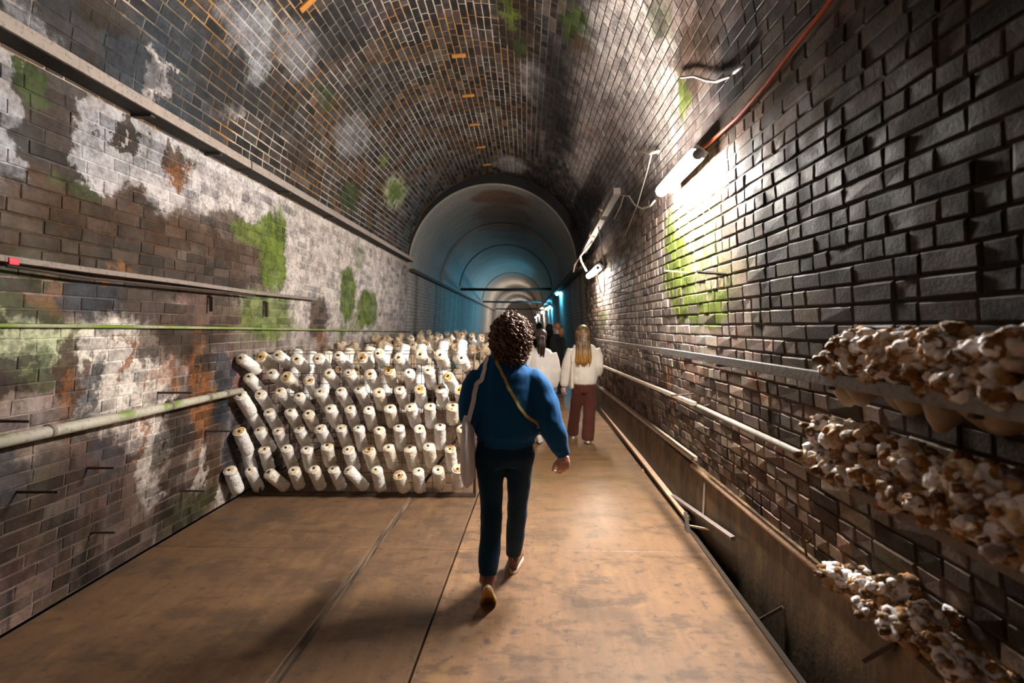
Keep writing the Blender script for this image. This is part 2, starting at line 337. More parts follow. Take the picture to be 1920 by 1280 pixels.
def brick_variant(L, H, seed, D=.03, ch=.004, jz=.004):
    rnd = random.Random(seed); j = lambda a: (rnd.random() - .5) * a
    c = ch + rnd.random() * ch * .5; vs = []
    for z, ins in ((-D, 0), (-c, 0), (0, c)):
        for sx, sy in ((-1, -1), (1, -1), (1, 1), (-1, 1)):
            k = .005 if z > -D else 0
            vs.append((sx * (L / 2 - ins) + j(k), sy * (H / 2 - ins) + j(k), z + (j(jz) if z > -D else 0)))
    fs = [(8, 9, 10, 11)]
    for a in (0, 4):
        for k in range(4): k2 = (k + 1) % 4; fs.append((a + k, a + k2, a + 4 + k2, a + 4 + k))
    return vs, fs
HB = .0655; COURSE = .0765
VAR = {}
for sd, jt, ch, jz in (('left', .0085, .0025, .003), ('right', .0065, .0055, .005), ('arch', .0125, .0015, .0012)):
    for kind, L in (('s', .223), ('h', .112)): VAR[sd, kind] = [brick_variant(L - jt, COURSE - jt, k + 17 * (kind == 's'), .03, ch, jz) for k in range(10)]
def lay(side):
    """every brick of one surface as (matrix, kind, variant, projected area)"""
    rnd = random.Random({'left': 1, 'right': 2, 'arch': 3}[side]); out = []
    if side == 'arch':
        nc = int(PI * RA / COURSE); rows = [('a', PI * (k + .5) / nc) for k in range(nc)]
    else: rows = [('w', (k + .5) * COURSE) for k in range(int(HS / COURSE))]
    ys = {'left': .9, 'right': .45, 'arch': .9}[side]
    for ri, (t, a) in enumerate(rows):
        if t == 'w':
            s = -1 if side == 'left' else 1; p0 = Vector((CX + s * half(a), 0, a)); nrm = inward(p0)
        else: p0 = Vector((CX - RA * math.cos(a), 0, HS + RA * math.sin(a))); nrm = inward(p0)
        ty = Vector((0, 1, 0)); tu = nrm.cross(ty)
        y = ys + rnd.random() * .05 + (.11 if ri % 2 else 0); hd = ri % 2
        while y < Y1 - .05:
            if side == 'arch': kd = 's' if rnd.random() < .68 else 'h'
            elif side == 'left': kd = 's' if rnd.random() < .75 else 'h'
            else: kd = 's' if rnd.random() < .38 else 'h'
            L = .223 if kd == 's' else .112
            if y + L > Y1: break
            pr = (rnd.random() - .5) * {'left': .003, 'right': .006, 'arch': .001}[side]
            p = p0 + Vector((0, y + L / 2, 0)) + nrm * (pr + {'right': .000, 'left': .0015, 'arch': .0022}[side])
            rot = (rnd.random() - .5) * .03
            u_ = ty * math.cos(rot) + tu * math.sin(rot); v_ = nrm.cross(u_)
            M = Matrix.LocRotScale(p, Matrix((u_, v_, nrm)).transposed(), Vector((1, 1, 1)))
            v = rnd.randrange(10); ar = 0
            q = [proj(M @ Vector(c)) for c in ((-L / 2, -HB / 2, 0), (L / 2, -HB / 2, 0), (L / 2, HB / 2, 0), (-L / 2, HB / 2, 0))]
            if all(q) and -20 < q[0][0] < 1940 and -20 < q[0][1] < 1300:
                ar = abs(sum(q[i][0] * q[(i + 1) % 4][1] - q[(i + 1) % 4][0] * q[i][1] for i in range(4))) / 2
            out.append((M, kd, v, ar, rnd.random()))
            y += L
    return out
def add_tone(me, vals):
    at = me.attributes.new('tone', 'FLOAT', 'POINT'); at.data.foreach_set('value', vals)
def brickwork(side, parent, mat):
    bricks = sorted(lay(side), key=lambda b: -b[3]); big, rest = bricks[:300], bricks[300:]
    meshes = {}
    for M, kd, v, ar, tone in big:
        tq = int(tone * 4); key = (kd, v, tq)
        if key not in meshes:
            vs, fs = VAR[side, kd][v]; me = bpy.data.meshes.new('brick'); me.from_pydata(vs, [], fs); me.materials.append(mat); add_tone(me, [tq / 4 + .1] * len(vs)); meshes[key] = me
        o = bpy.data.objects.new('brick', meshes[key]); link(o, parent); o.matrix_local = M
    V = []; F = []; T = []; nb = 0
    for M, kd, v, ar, tone in rest:
        vs, fs = VAR[side, kd][v]; A = np.array(M); a = np.array(vs) @ A[:3, :3].T + A[:3, 3]
        V.append(a); F += [tuple(i + nb for i in f) for f in fs]; T += [tone] * len(vs); nb += len(vs)
    me = bpy.data.meshes.new('brickwork'); me.from_pydata(np.concatenate(V).tolist(), [], F); me.materials.append(mat); add_tone(me, T)
    o = bpy.data.objects.new('brickwork', me); link(o, parent); o['kind'] = 'stuff'
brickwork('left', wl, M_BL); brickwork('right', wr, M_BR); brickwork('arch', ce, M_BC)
M_ORB = simple('orange_marker', (.42, .17, .03), .7, .3)
for px, py in ((575, 6), (860, 103), (878, 178), (890, 232), (902, 275), (913, 308)):   # orange slips set in the crown
    p = on_wall(px, py, .008); nn = inward(p); tx = Vector((0, 1, 0)).cross(nn)
    mb = MB(); mb.box(p, (.16, .06, .02), Matrix((tx, Vector((0, 1, 0)), nn)).transposed(), bev=.004); o = mb.build('marker_brick', M_ORB, ce); tag(o, 'orange brick slip')

# concrete lining of the vault further in
def lining_mat(k=1.0):
    n = N('lining_concrete', .45, .4); P = n.pos(); x, y, z = n.sep(P)[:3]
    f = n.noise(n.comb(n.math('MULTIPLY', x, .5), n.math('MULTIPLY', y, 4), n.math('MULTIPLY', z, .5)), 2.0, 4); g = n.noise(P, 25, 4)
    col = n.mix(f, (.11 * k, .10 * k, .09 * k), (.26 * k, .235 * k, .205 * k)); col = n.mix(n.rng(g, .5, .75, 0, .35), col, (.07, .06, .055))
    col, _ = stains_and_shade(n, col, LINING, True)
    return n.out(col, n.rng(g, .3, .7, .55, .75), f, .35, .02)
M_LIN = lining_mat(1.35); M_LIN2 = lining_mat(1.7)
def lining(ya, yb, cx, r, hc, name, lab, mat=M_LIN):
    mb = MB(); ns = 44; ys = []; y = ya
    while y < yb: ys.append(y); y += .14
    ys.append(yb); k = len(ys)
    for i, y in enumerate(ys):
        rr = r - (.010 if i % 3 == 0 else 0) - .006 * (i % 2)
        if i == 0: rr = r
        for j in range(ns + 1):
            a = PI * j / ns; x = cx - rr * math.cos(a); z = hc + rr * math.sin(a); mb.v.append((x, y, z))
    n = ns + 1
    for i in range(k - 1):
        for j in range(ns): a = i * n + j; mb.f.append((a, a + 1, a + n + 1, a + n))
    b = len(mb.v)                                        # thick front edge of the ring
    for j in range(ns + 1):
        a = PI * j / ns; mb.v.append((cx - (r + .3) * math.cos(a), ya, hc + (r + .3) * math.sin(a)))
    for j in range(ns + 1):
        a = PI * j / ns; mb.v.append((cx - (r + .3) * math.cos(a), yb, hc + (r + .3) * math.sin(a)))
    for j in range(ns): mb.f.append((j, b + j, b + j + 1, j + 1)); mb.f.append((b + j, b + n + j, b + n + j + 1, b + j + 1))
    o = mb.build(name, mat, smooth=True); return tag(o, lab, kind='structure')
lining(10.72, 14.8, -.69, 1.76, 2.78, 'ceiling', 'first grey concrete lining ring of the vault with rusty crown')
lining(14.8, YEND, -.71, 1.70, 2.80, 'ceiling', 'ribbed concrete lining running on into the cyan light', M_LIN2)
# black strip standing in for the shaded gap above the lining's front edge
M_DRK = simple('gap_shade', (.012, .011, .011), .9, .2)
mb = MB(); 
for j in range(45):
    a = PI * j / 44
    for r_, hc, cx in ((1.765, 2.78, -.69), (1.84, 2.9, CX)): mb.v.append((cx - r_ * math.cos(a), 10.70, hc + r_ * math.sin(a)))
for j in range(44): mb.f.append((2 * j, 2 * j + 1, 2 * j + 3, 2 * j + 2))
n0 = len(mb.v); mb.v += [(x, y + .06, z) for x, y, z in mb.v[:n0]]; mb.f += [tuple(i + n0 for i in reversed(f)) for f in mb.f[:44]]
tag(mb.build('trim_1', M_DRK), 'black strip standing in for the shaded gap above the edge of the concrete lining', kind='structure')

# ------------------------------------------------------------------ floor: base slab, plywood sheets, drain and kerb
def ply_mat(name, dark=1.0):
    n = N(name, .5, .4); P = n.pos(); x, y, z = n.sep(P)[:3]
    g1 = n.noise(n.comb(n.math('MULTIPLY', x, 9), n.math('MULTIPLY', y, .8), 0.0), 2.0, 5, .65); g2 = n.noise(P, 2.0, 4, .6); g3 = n.noise(P, 12, 5, .65); g4 = n.noise(n.comb(n.math('MULTIPLY', x, 1.5), n.math('MULTIPLY', y, 3), 7.0), 2.2, 4, .65)
    col = n.mix(g1, (.155 * dark, .084 * dark, .045 * dark), (.345 * dark, .190 * dark, .098 * dark))
    col = n.mix(n.rng(g2, .48, .66, 0, .55), col, (.11 * dark, .066 * dark, .042 * dark))
    col = n.mix(n.rng(g3, .54, .70, 0, .75), col, (.055, .038, .032)); col = n.mix(n.rng(n.noise(P, 26, 4, .7), .60, .70, 0, .6), col, (.05, .035, .03))
    col = n.mix(n.rng(g4, .50, .64, 0, .65), col, (.075, .044, .027))
    col = n.mix(n.rng(n.noise(P, 4.3, 2), .60, .68, 0, .5), col, (.34 * dark, .20 * dark, .085 * dark))
    # tyre tread tracks pressed along the walkway
    def band(c, wd): return n.rng(n.math('ABSOLUTE', n.math('SUBTRACT', n.math('SUBTRACT', x, n.math('MULTIPLY', y, .03)), c)), wd, wd * .7)
    tread = n.rng(n.math('SINE', n.math('MULTIPLY', n.math('ADD', y, n.math('MULTIPLY', n.math('ABSOLUTE', x), .6)), 150)), -.3, .5)
    tr = n.math('MAXIMUM', n.math('MAXIMUM', band(.30, .03), band(.16, .02)), band(.52, .012))
    tr = n.math('MULTIPLY', n.math('MULTIPLY', tr, n.math('ADD', n.math('MULTIPLY', tread, .6), .4)), n.rng(g2, .35, .6, .25, .7))
    col = n.mix(n.math('MULTIPLY', tr, .55), col, (.17, .11, .07))
    wet = n.rng(n.vmath('LENGTH', n.vmath('MULTIPLY_ADD', P, (1 / .9, 1 / 2.6, 0), (-.55 / .9, -6.3 / 2.6, 0))), 1.25, .6)
    col = n.mix(n.math('MULTIPLY', wet, .35), col, (.22, .125, .045))
    ro = n.math('SUBTRACT', n.rng(g2, .3, .7, .50, .62), n.math('MULTIPLY', wet, .22))
    return n.out(col, ro, n.math('ADD', g1, g3), .25, .006)
def wood_(name): n = N(name, .7, .3); P = n.pos(); x, y, z = n.sep(P)[:3]; f = n.noise(n.comb(n.math('MULTIPLY', x, 30), n.math('MULTIPLY', y, 1.5), z), 2, 4); return n.out(n.mix(n.rng(f, .35, .65), (.035, .022, .014), (.20, .135, .09)), None, f, .4, .006)
M_PLY = ply_mat('plywood_walkway', .86); M_PLY2 = ply_mat('plywood_shaded', .58)  # darker copy for the left sheets, light fall-off painted into its colour
M_BASE = simple('wet_black_ground', (.025, .019, .014), .35, .5, 9)
b_ = MB(); b_.box((CX, 27.5, -.42), (4.6, 74, .2)); fl = b_.build('floor', M_BASE); tag(fl, 'dark damp ground and side drain under the plywood sheets', kind='structure')
SK = .0300                                     # the boards run a little askew to the walls
def xs(x, y): return x + SK * (y - 2.29)
def sheet(xa, xb, ya, yb, mat, z0=-.03, z1=0.0):
    mb = MB(); g = .0012
    P4 = [(xs(xa, ya) if xa > -2.6 else xa, ya + g), (xs(xb, ya), ya + g), (xs(xb, yb), yb - g), (xs(xa, yb) if xa > -2.6 else xa, yb - g)]
    vs = [(x, y, z0) for x, y in P4] + [(x, y, z1 - .003) for x, y in P4]
    cxm = sum(p[0] for p in P4) / 4; cym = sum(p[1] for p in P4) / 4
    vs += [(x + (.004 if x < cxm else -.004), y + (.004 if y < cym else -.004), z1) for x, y in P4]
    fs = [(3, 2, 1, 0), (8, 9, 10, 11)] + [(a + k, a + (k + 1) % 4, a + 4 + (k + 1) % 4, a + 4 + k) for a in (0, 4) for k in range(4)]
    mb.add(vs, fs); return mb.build('plywood_sheet', mat, fl)
ye = [-3.6, -1.2, 1.2, 3.6, 6.0, 8.4, 9.6]
for i in range(len(ye) - 1):
    sheet(-2.69, -1.156, ye[i], ye[i + 1], M_PLY2, z1=random.uniform(-.003, .0)); sheet(-1.102, -.529, ye[i] + .0, ye[i + 1], M_PLY2, z1=random.uniform(-.003, .0))
    if i < 6: sheet(-.515, min(1.23, 1.40), ye[i], ye[i + 1], M_PLY, z1=.002)
b_ = MB(); b_.add([(-2.7, 12, -.05), (1.34, 12, -.05), (1.34, YEND, -.05), (-2.7, YEND, -.05), (-2.7, 12, .0), (1.34, 12, .0), (1.34, YEND, .0), (-2.7, YEND, .0)], [(4, 5, 6, 7), (0, 1, 5, 4), (3, 2, 1, 0)]); b_.build('far_boards', M_PLY, fl)
b_ = MB(); b_.add([(-.515 + SK * 7.31, 9.604, -.03), (1.345, 9.604, -.03), (1.345, 12, -.03), (-.22, 12, -.03), (-.515 + SK * 7.31, 9.604, .002), (1.345, 9.604, .002), (1.345, 12, .002), (-.22, 12, .002)], [(4, 5, 6, 7), (0, 1, 5, 4), (3, 2, 1, 0), (1, 2, 6, 5), (3, 0, 4, 7)]); b_.build('plywood_sheet', M_PLY, fl)
b_ = MB()                                      # batten closing the left hand joint
b_.beam((xs(-1.129, -2.5), -2.5, -.012), (xs(-1.129, 4.9), 4.9, -.012), .050, .02); b_.build('joint_batten', wood_('worn_batten'), fl)
b_ = MB(); b_.beam((xs(1.236, -2.5), -2.5, -.03), (xs(1.236, 6.0), 6.0, -.03), .03, .09); b_.build('edge_bearer', simple('wet_bearer', (.05, .035, .025), .4, .5), fl)
def kerb_mat():
    n = N('kerb_concrete', .5, .4); P = n.pos(); x, y, z = n.sep(P)[:3]
    f = n.noise(n.comb(x, n.math('MULTIPLY', y, 2), n.math('MULTIPLY', z, .5)), 3, 5, .6); g = n.noise(P, 30, 4)
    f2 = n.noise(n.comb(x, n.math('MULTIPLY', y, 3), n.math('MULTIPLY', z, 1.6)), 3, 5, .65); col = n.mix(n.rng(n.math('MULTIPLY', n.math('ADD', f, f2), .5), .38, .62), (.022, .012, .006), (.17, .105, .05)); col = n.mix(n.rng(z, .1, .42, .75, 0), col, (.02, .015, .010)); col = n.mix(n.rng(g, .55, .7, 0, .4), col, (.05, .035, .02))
    return n.out(col, None, g, .4, .008)
b_ = MB(); yy = [-6 + i * .5 for i in range(40)]
for y in yy:
    j = mnoise.noise(Vector((y, 0, 3))) * .012
    for x, z in ((1.62, -.33), (1.33 + j, -.33), (1.345 + j, .455), (1.357 + j, .47), (1.62, .475)): b_.v.append((x, y, z))
for i in range(len(yy) - 1):
    for j in range(4): a = i * 5 + j; b_.f.append((a, a + 1, a + 6, a + 5))
b_.f += [(0, 1, 2, 3, 4), tuple(len(b_.v) - 1 - k for k in range(5))]
tag(b_.build('trim_2', kerb_mat()), 'brown stained concrete kerb along the foot of the right wall', kind='structure')
# ------------------------------------------------------------------ lamps along the right wall
M_DIFF = emit('lamp_white', (1.0, .94, .86), LAMP_POWER); M_DIFW = emit('lamp_far_white', (1.0, .90, .76), LAMP_POWER * .9)
M_DIF2 = emit('lamp_white_weaker', (1.0, .93, .84), LAMP_POWER * .55); M_CYAN = emit('lamp_cyan', (.10, .62, 1.0), LAMP_POWER * .31); M_HOUS = simple('lamp_housing', (.55, .55, .53), .5, .15); M_GREY = simple('grey_plastic', (.30, .31, .33), .5, .1)
def lamp(a, b, mat, label, wd=.085, parts=True, group=None):
    a, b = Vector(a), Vector(b); c = (a + b) / 2
    t = empty('fluorescent_lamp', c, label=label, cat='lamp', group=group); t_ = (b - a).normalized(); Li = -c
    sd = Vector((.80, 0, .60)); sd = (sd - t_ * sd.dot(t_)).normalized(); up = sd.cross(t_)
    h = MB(); h.beam(a - c + sd * .05, b - c + sd * .05, .10, .05, math.radians(-53) + PI / 2); h.build('housing', M_HOUS, t)
    d = MB(); d.tube([a - c, b - c], wd / 2, 10); d.build('diffuser', mat, t, True)
    if parts:
        for p, s in ((a - c, -1), (b - c, 1)):
            e = MB(); e.tube([p + t_ * s * .002, p + t_ * s * .035], [wd * .42, wd * .36], 10); e.build('end_cap', M_GREY, t, True)
    return t
lamp((1.06, 3.29, 2.668), (1.06, 4.06, 2.648), emit('lamp_white_near', (1.0, .94, .86), LAMP_POWER * 1.8), 'blazing white tube lamp on the right wall, nearest of all', .088, False)
lamp((1.08, 7.70, 2.46), (1.08, 8.80, 2.44), M_DIF2, 'second white tube lamp, lower on the right wall above the brown trousers', .08)
for y, h, m, l in ((17.2, 2.72, M_CYAN, 'nearest cyan tube lamp on the right wall'), (23.6, 2.45, M_CYAN, 'second cyan tube lamp, just past the nearest cyan one'), (27.0, 2.5, M_CYAN, 'farthest cyan tube lamp before the whitish glow'),
                  (34.0, 2.5, M_DIFW, 'distant warm white lamp beyond the cyan tubes'), (45.0, 2.5, M_DIF2, 'remote white lamp near the tunnel end, the nearer one'), (56, 2.5, M_DIFF, 'remotest white lamp at the tunnel end')):
    lamp((1.13, y, h), (1.13, y + 1.15, h), m, l, .09, y < 30)
lamp((1.0, -2.6, 2.62), (1.0, -3.7, 2.62), emit('lamp_rear', (1.0, .92, .82), LAMP_POWER * .055), 'tube lamp on the wall behind the walkers', .09)

# ------------------------------------------------------------------ timbers, rails, poles and cables on the walls
def wood(name, ca, cb, rough=.7, moss=0.0):
    n = N(name, rough, .3); P = n.obj(); f = n.noise(P, 6, 5, .65); g = n.noise(P, 45, 4)
    col = n.mix(f, ca, cb); col = n.mix(n.rng(g, .5, .75, 0, .6), col, tuple(k * .35 for k in ca))
    if moss: col = n.mix(n.rng(n.noise(n.pos(), 3.1, 3), .52 - moss * .2, .62, 0, .9), col, (.13, .20, .02))
    return n.out(col, None, g, .4, .006)
M_TIMB = wood('weathered_timber', (.19, .15, .13), (.36, .30, .26)); M_OLDW = wood('old_plank', (.13, .10, .09), (.26, .21, .18))
M_BAMB = wood('mossy_pole', (.34, .31, .25), (.52, .48, .40), .6, .30); M_MOSS = wood('mossy_cable', (.22, .24, .12), (.36, .36, .24), .7, .9)
M_LATH = wood('pale_lath', (.40, .29, .20), (.66, .54, .43)); M_RUST = wood('rusty_lath', (.36, .16, .07), (.62, .47, .35)); M_STEEL = wood('dull_steel', (.16, .15, .145), (.27, .26, .25), .4)
M_UND = wood('painted_shade_timber', (.012, .010, .009), (.03, .024, .02)); M_PIN = simple('rusty_iron', (.045, .028, .020), .7, .4); M_PIPE = wood('grey_pipe', (.16, .14, .12), (.28, .25, .22), .5); M_CORD = simple('white_cord', (.55, .50, .42), .8, .2); M_RED = simple('orange_cable', (.42, .075, .022), .5, .25); M_ROPE = simple('fraying_rope', (.26, .20, .15), .9, .4)
def single(name, mb, mat, label, cat, group=None, smooth=False): return tag(mb.build(name, mat, None, smooth), label, cat, group)
# long timber along the springing on the left, one baulk after another
ls = [(0.6, 4.3), (4.32, 7.6), (7.62, 10.65)]
for k, (a, b) in enumerate(ls):
    t = empty('wall_timber', (-2.39, a, 2.95), label=('long weathered timber along the left wall top, nearest length', 'middle length of the timber along the left wall top', 'far length of the left wall top timber, ending at the lining')[k], cat='timber', group='timbers along the left springing')
    m = MB(); m.beam((0, 0, 0), (0, b - a, 0), .135, .062); m.build('baulk', M_UND, t); m = MB(); m.beam((.0735, 0, .004), (.0735, b - a, .004), .012, .066); m.build('face_board', M_TIMB, t)  # near-black baulk: shade of the underside painted into the timber colour
    for y in ((3.18, 3.9) if k == 0 else (5.05, 6.2) if k == 1 else (8.4,)):
        br = MB(); br.box((-.01, y - a, -.045), (.15, .035, .012)); br.box((-.075, y - a, -.075), (.012, .035, .07)); br.build('bracket', M_PIN, t)
m = MB(); m.beam((-2.39, 10.75, 2.76), (-2.39, 40, 2.76), .11, .07); single('cable_ledge', m, M_PIN, 'dark ledge running on along the left wall under the concrete lining', 'ledge')
m = MB(); m.beam((1.09, 10.75, 2.76), (1.09, 40, 2.76), .20, .07); single('cable_ledge', m, M_PIN, 'dark ledge on the right wall under the concrete lining', 'ledge')
# thin plank sagging on the left
pts = [PX_(px, py, -2.452) for px, py in ((-120, 466), (0, 484), (160, 506), (330, 528), (470, 548), (592, 561))]
t = empty('thin_plank', pts[2], label='thin grey plank sagging along the left wall above the mossy cable', cat='plank')
m = MB()
for a, b in zip(pts[:-1], pts[1:]): m.beam(a - pts[2], b - pts[2], .05, .030)
m.build('plank_strip', M_OLDW, t); m = MB(); m.tube([p - pts[2] + Vector((.03, 0, -.035 - .012 * math.sin(i * 1.3))) for i, p in enumerate(pts[1:5])], .008, 6); m.build('cable_run', M_PIN, t, True)
m = MB(); c = PX_(22, 490, -2.435); m.box((0, 0, 0), (.03, .05, .035), bev=.006); m.v = [tuple(Vector(v) + c) for v in m.v]
single('red_tape', m, simple('red_tape', (.55, .03, .05), .6, .2), 'scrap of red tape tied on the thin plank at the left edge', 'tape')
for i, (px, y0, y1) in enumerate(((397, 556, 584), (500, 566, 594))):
    a, b = PX_(px, y0, -2.47), PX_(px, y1, -2.47); m = MB(); m.beam(a, b, .022, .03); a2 = a + Vector((-.07, 0, 0)); m.beam(a, a2, .02, .02)
    single('plank_hook', m, M_PIN, ('rusty hook below the thin plank, nearer of the two', 'rusty hook below the thin plank end, the far one')[i], 'hook')
pts = [PX_(px, py, x) for px, py, x in ((-90, 608, -2.50), (0, 610, -2.50), (220, 612, -2.50), (480, 616, -2.5), (640, 619, -2.5), (770, 621, -2.5))]
m = MB(); m.tube(pts, .011, 8); single('mossy_cable', m, M_MOSS, 'thin green mossy cable stretched level along the left wall', 'cable', smooth=True)
a, b = PX_(-140, 857, -2.50), PX_(452, 732, -2.50)
t = empty('bamboo_pole', a, label='whitish mossy bamboo pole along the left wall, ending at the bag rack', cat='pole')
m = MB(); m.tube([Vector(), (b - a) * .5 + Vector((0, 0, -.006)), b - a], [.034, .032, .027], 12); m.build('cane', M_BAMB, t, True)
for k in (.235, .62, .80, .90):
    m = MB(); p = (b - a) * k; d = (b - a).normalized(); m.tube([p - d * .012, p + d * .012], .037, 12); m.build('cane_node', M_OLDW, t, True)
# iron pins sticking out of the walls
def pin(px0, px1, py, x_end, label, mat=M_PIN, r=.008, py1=None):
    w_ = hit(px0, py); y = w_.y; d = ray(px1, py if py1 is None else py1); tip = EYE + d * (y / d.y); m = MB(); v = (tip - w_).normalized()
    m.tube([w_ - v * .03, w_ + v * .01, tip], [r * 1.3, r, r * .9], 6); single('wall_pin', m, mat, label, 'pin', 'iron pins in the brickwork')
pin(163, 214, 877, 0, 'iron pin in the left wall, under the bamboo pole'); pin(30, 110, 922, 0, 'long iron pin low on the left wall near the photo edge'); pin(340, 384, 920, 0, 'iron pin low on the left wall beside the rack foot')
pin(170, 216, 998, 0, 'lowest iron pin in the left wall'); pin(296, 360, 736, 0, 'iron pin just above the bamboo pole'); pin(384, 432, 808, 0, 'iron pin in the blackened left wall beside the rack'); pin(-10, 56, 789, 0, 'iron pin above the bamboo pole at the left edge', py1=790)
pin(1362, 1308, 514, 0, 'dark iron pin in the mossy right wall', r=.010, py1=510); pin(1288, 1248, 511, 0, 'orange stick poking from the mossy right wall', M_RUST, py1=508); pin(1178, 1150, 548, 0, 'small pin right of the second lamp')
pin(1300, 1258, 738, 0, 'bent iron pin at the lath end on the right wall', py1=741)
# right wall: top timber, ropes, cords and cables
a, b = Vector((1.06, 6.0, 3.155)), Vector((1.05, 9.3, 2.93))
t = empty('lamp_timber', a, label='short grey timber high on the right wall carrying ropes and cables', cat='timber')
m = MB(); m.beam(Vector(), b - a, .085, .075); m.build('baulk', M_TIMB, t)
for k in (.30, .62):
    m = MB(); p = (b - a) * k
    for j in range(4): d = (b - a).normalized(); q = p + d * (j * .03 - .05); m.tube([q + Vector((.055 * math.cos(x), 0, .05 * math.sin(x))) for x in [i * PI / 5 for i in range(11)]], .010, 6, False)
    m.build('rope_lashing', M_ROPE, t, True)
m = MB(); m.box((b - a) * .28 + Vector((-.05, 0, .05)), (.05, .26, .03), Matrix.Rotation(.3, 3, 'X') @ Matrix.Rotation(.5, 3, 'Y'), bev=.005); m.build('loose_splint', M_LATH, t)
def cord(px, r, mat, name, label, cat, n=6): m = MB(); m.tube(px, r, n); single(name, m, mat, label, cat, smooth=True)
cord([PY(1222, 288, 4.55), PY(1214, 320, 4.8), PY(1195, 385, 5.4), PY(1172, 442, 6.0)], .006, M_CORD, 'hanging_cord', 'straight white cord slanting down left of the bright lamp', 'cord')
cord([on_wall(1200, 283, .03), on_wall(1216, 282, .04), on_wall(1228, 286, .05), on_wall(1242, 283, .03)], .014, M_CORD, 'cord_cleat', 'white cleat on the vault above the bright lamp', 'cleat')
cord([PY(1166, 366, 6.0), PY(1180, 368, 5.8), PY(1190, 384, 5.5), PY(1205, 392, 5.0), PY(1220, 386, 4.5), PY(1228, 376, 4.4)], .008, M_CORD, 'lamp_flex', 'white flex looping from the grey timber to the bright lamp', 'cord')
cord([PY(1170, 366, 6.0), PY(1164, 385, 6.1), PY(1152, 410, 6.2)], .007, M_ROPE, 'rope_end', 'loose rope end hanging from the grey timber', 'rope')
cord([PY(1110, 452, 7.5), PY(1096, 470, 8.3), PY(1088, 480, 8.6), PY(1090, 490, 8.7), PY(1100, 508, 8.8)], .016, M_ROPE, 'knotted_rag', 'knotted white rag hanging by the second lamp', 'rag')
cord([Vector((1.05, 9.28, 2.93)), PY(1078, 496, 9.3), PY(1075, 510, 9.35)], .014, M_ROPE, 'frayed_rope', 'frayed brown rope hanging at the lining edge', 'rope')
cord([Vector((1.08, 7.72, 2.45)), PY(1120, 520, 7.6), PY(1126, 546, 7.5), PY(1131, 555, 7.4), PY(1134, 545, 7.3), PY(1132, 495, 7.2), PY(1122, 425, 7.0)], .008, M_GREY, 'looped_cable', 'thin cable looping below the second lamp', 'cable')
pts = [on_wall(px, py, .035) for px, py in ((1312, 290), (1340, 268), (1395, 220), (1450, 158), (1500, 94), (1545, 38), (1575, 0), (1615, -60))]
t = empty('orange_cable', pts[0], label='orange power cable climbing the right vault from the bright lamp', cat='cable')
m = MB(); m.tube([p - pts[0] for p in pts], .011, 8); m.build('flex', M_RED, t, True)
m = MB(); q = PY(1301, 291, 3.2) - pts[0]; m.tube([q + Vector((.02, -.02, 0)), Vector((-.005, -.01, 0))], [.034, .020], 10); m.build('socket', M_GREY, t, True)
pts = [on_wall(px, py, .03) for px, py in ((1284, 143), (1310, 141), (1335, 150), (1352, 152), (1378, 142))]
cord(pts, .009, M_CORD, 'wall_wire', 'crooked pale wire on the dark right side of the vault', 'wire'); cord([on_wall(1386, 136, .03), on_wall(1408, 121, .04)], .009, M_GREY, 'wall_staple', 'short grey rod beside the crooked pale wire', 'rod')
# rails
m = MB(); m.beam(PX_(1120, 637, 1.25), PX_(1243, 657, 1.25), .045, .04); single('wood_rail', m, M_OLDW, 'far wooden end of the upper rail on the right wall', 'rail')
a, b = PX_(1240, 657, 1.125), PX_(2100, 803, 1.125)
t = empty('shelf_rail', a, label='flat grey steel rail on the right wall carrying the top row of logs', cat='rail')
m = MB(); m.beam(Vector(), b - a, .03, .046); m.build('bar', M_STEEL, t)
for k in (.1, .985, .9955):
    pass
for y in (4.4, 3.0, 1.9, 1.3):
    p = a + (b - a) * ((y - a.y) / (b.y - a.y)) - a; m = MB(); m.box(p + Vector((.085, 0, -.03)), (.20, .02, .012)); m.build('bracket', M_PIN, t)
a, b = PX_(1126, 684, 1.27), PX_(1302, 757, 1.27)
m = MB(); m.beam(a, b, .035, .03); single('wall_lath', m, M_LATH, 'pale lath along the right wall, broken off near the grey pipe', 'lath')
a, b = PX_(1310, 762, 1.28), PX_(2050, 1106, 1.28)
t = empty('wall_pipe', a, label='grey pipe along the right wall under the second row of logs', cat='pipe')
m = MB(); m.tube([Vector(), b - a], .017, 10); m.build('tube', M_PIPE, t, True); m = MB(); m.tube([Vector((-.03, .12, -.01)), Vector((.03, .0, 0)), Vector((.06, -.05, .02))], .007, 6); m.build('hanger', M_PIN, t, True)
a, b = Vector((1.352, 9.2, .49)), PX_(1302, 860, 1.352)
t = empty('kerb_lath', b, label='pale lath lying on the kerb, far piece with a cut dark end', cat='lath'); m = MB(); m.beam(Vector(), a - b, .05, .035); m.build('lath', M_LATH, t)
a, b = PX_(1298, 872, 1.345), PX_(1720, 1222, 1.345)
t = empty('kerb_pole', a, label='rust streaked pole on the kerb, running up to the lowest logs', cat='pole'); m = MB(); m.tube([Vector(), (b - a) * .5, b - a], [.018, .02, .02], 10); m.build('cane', M_RUST, t, True)
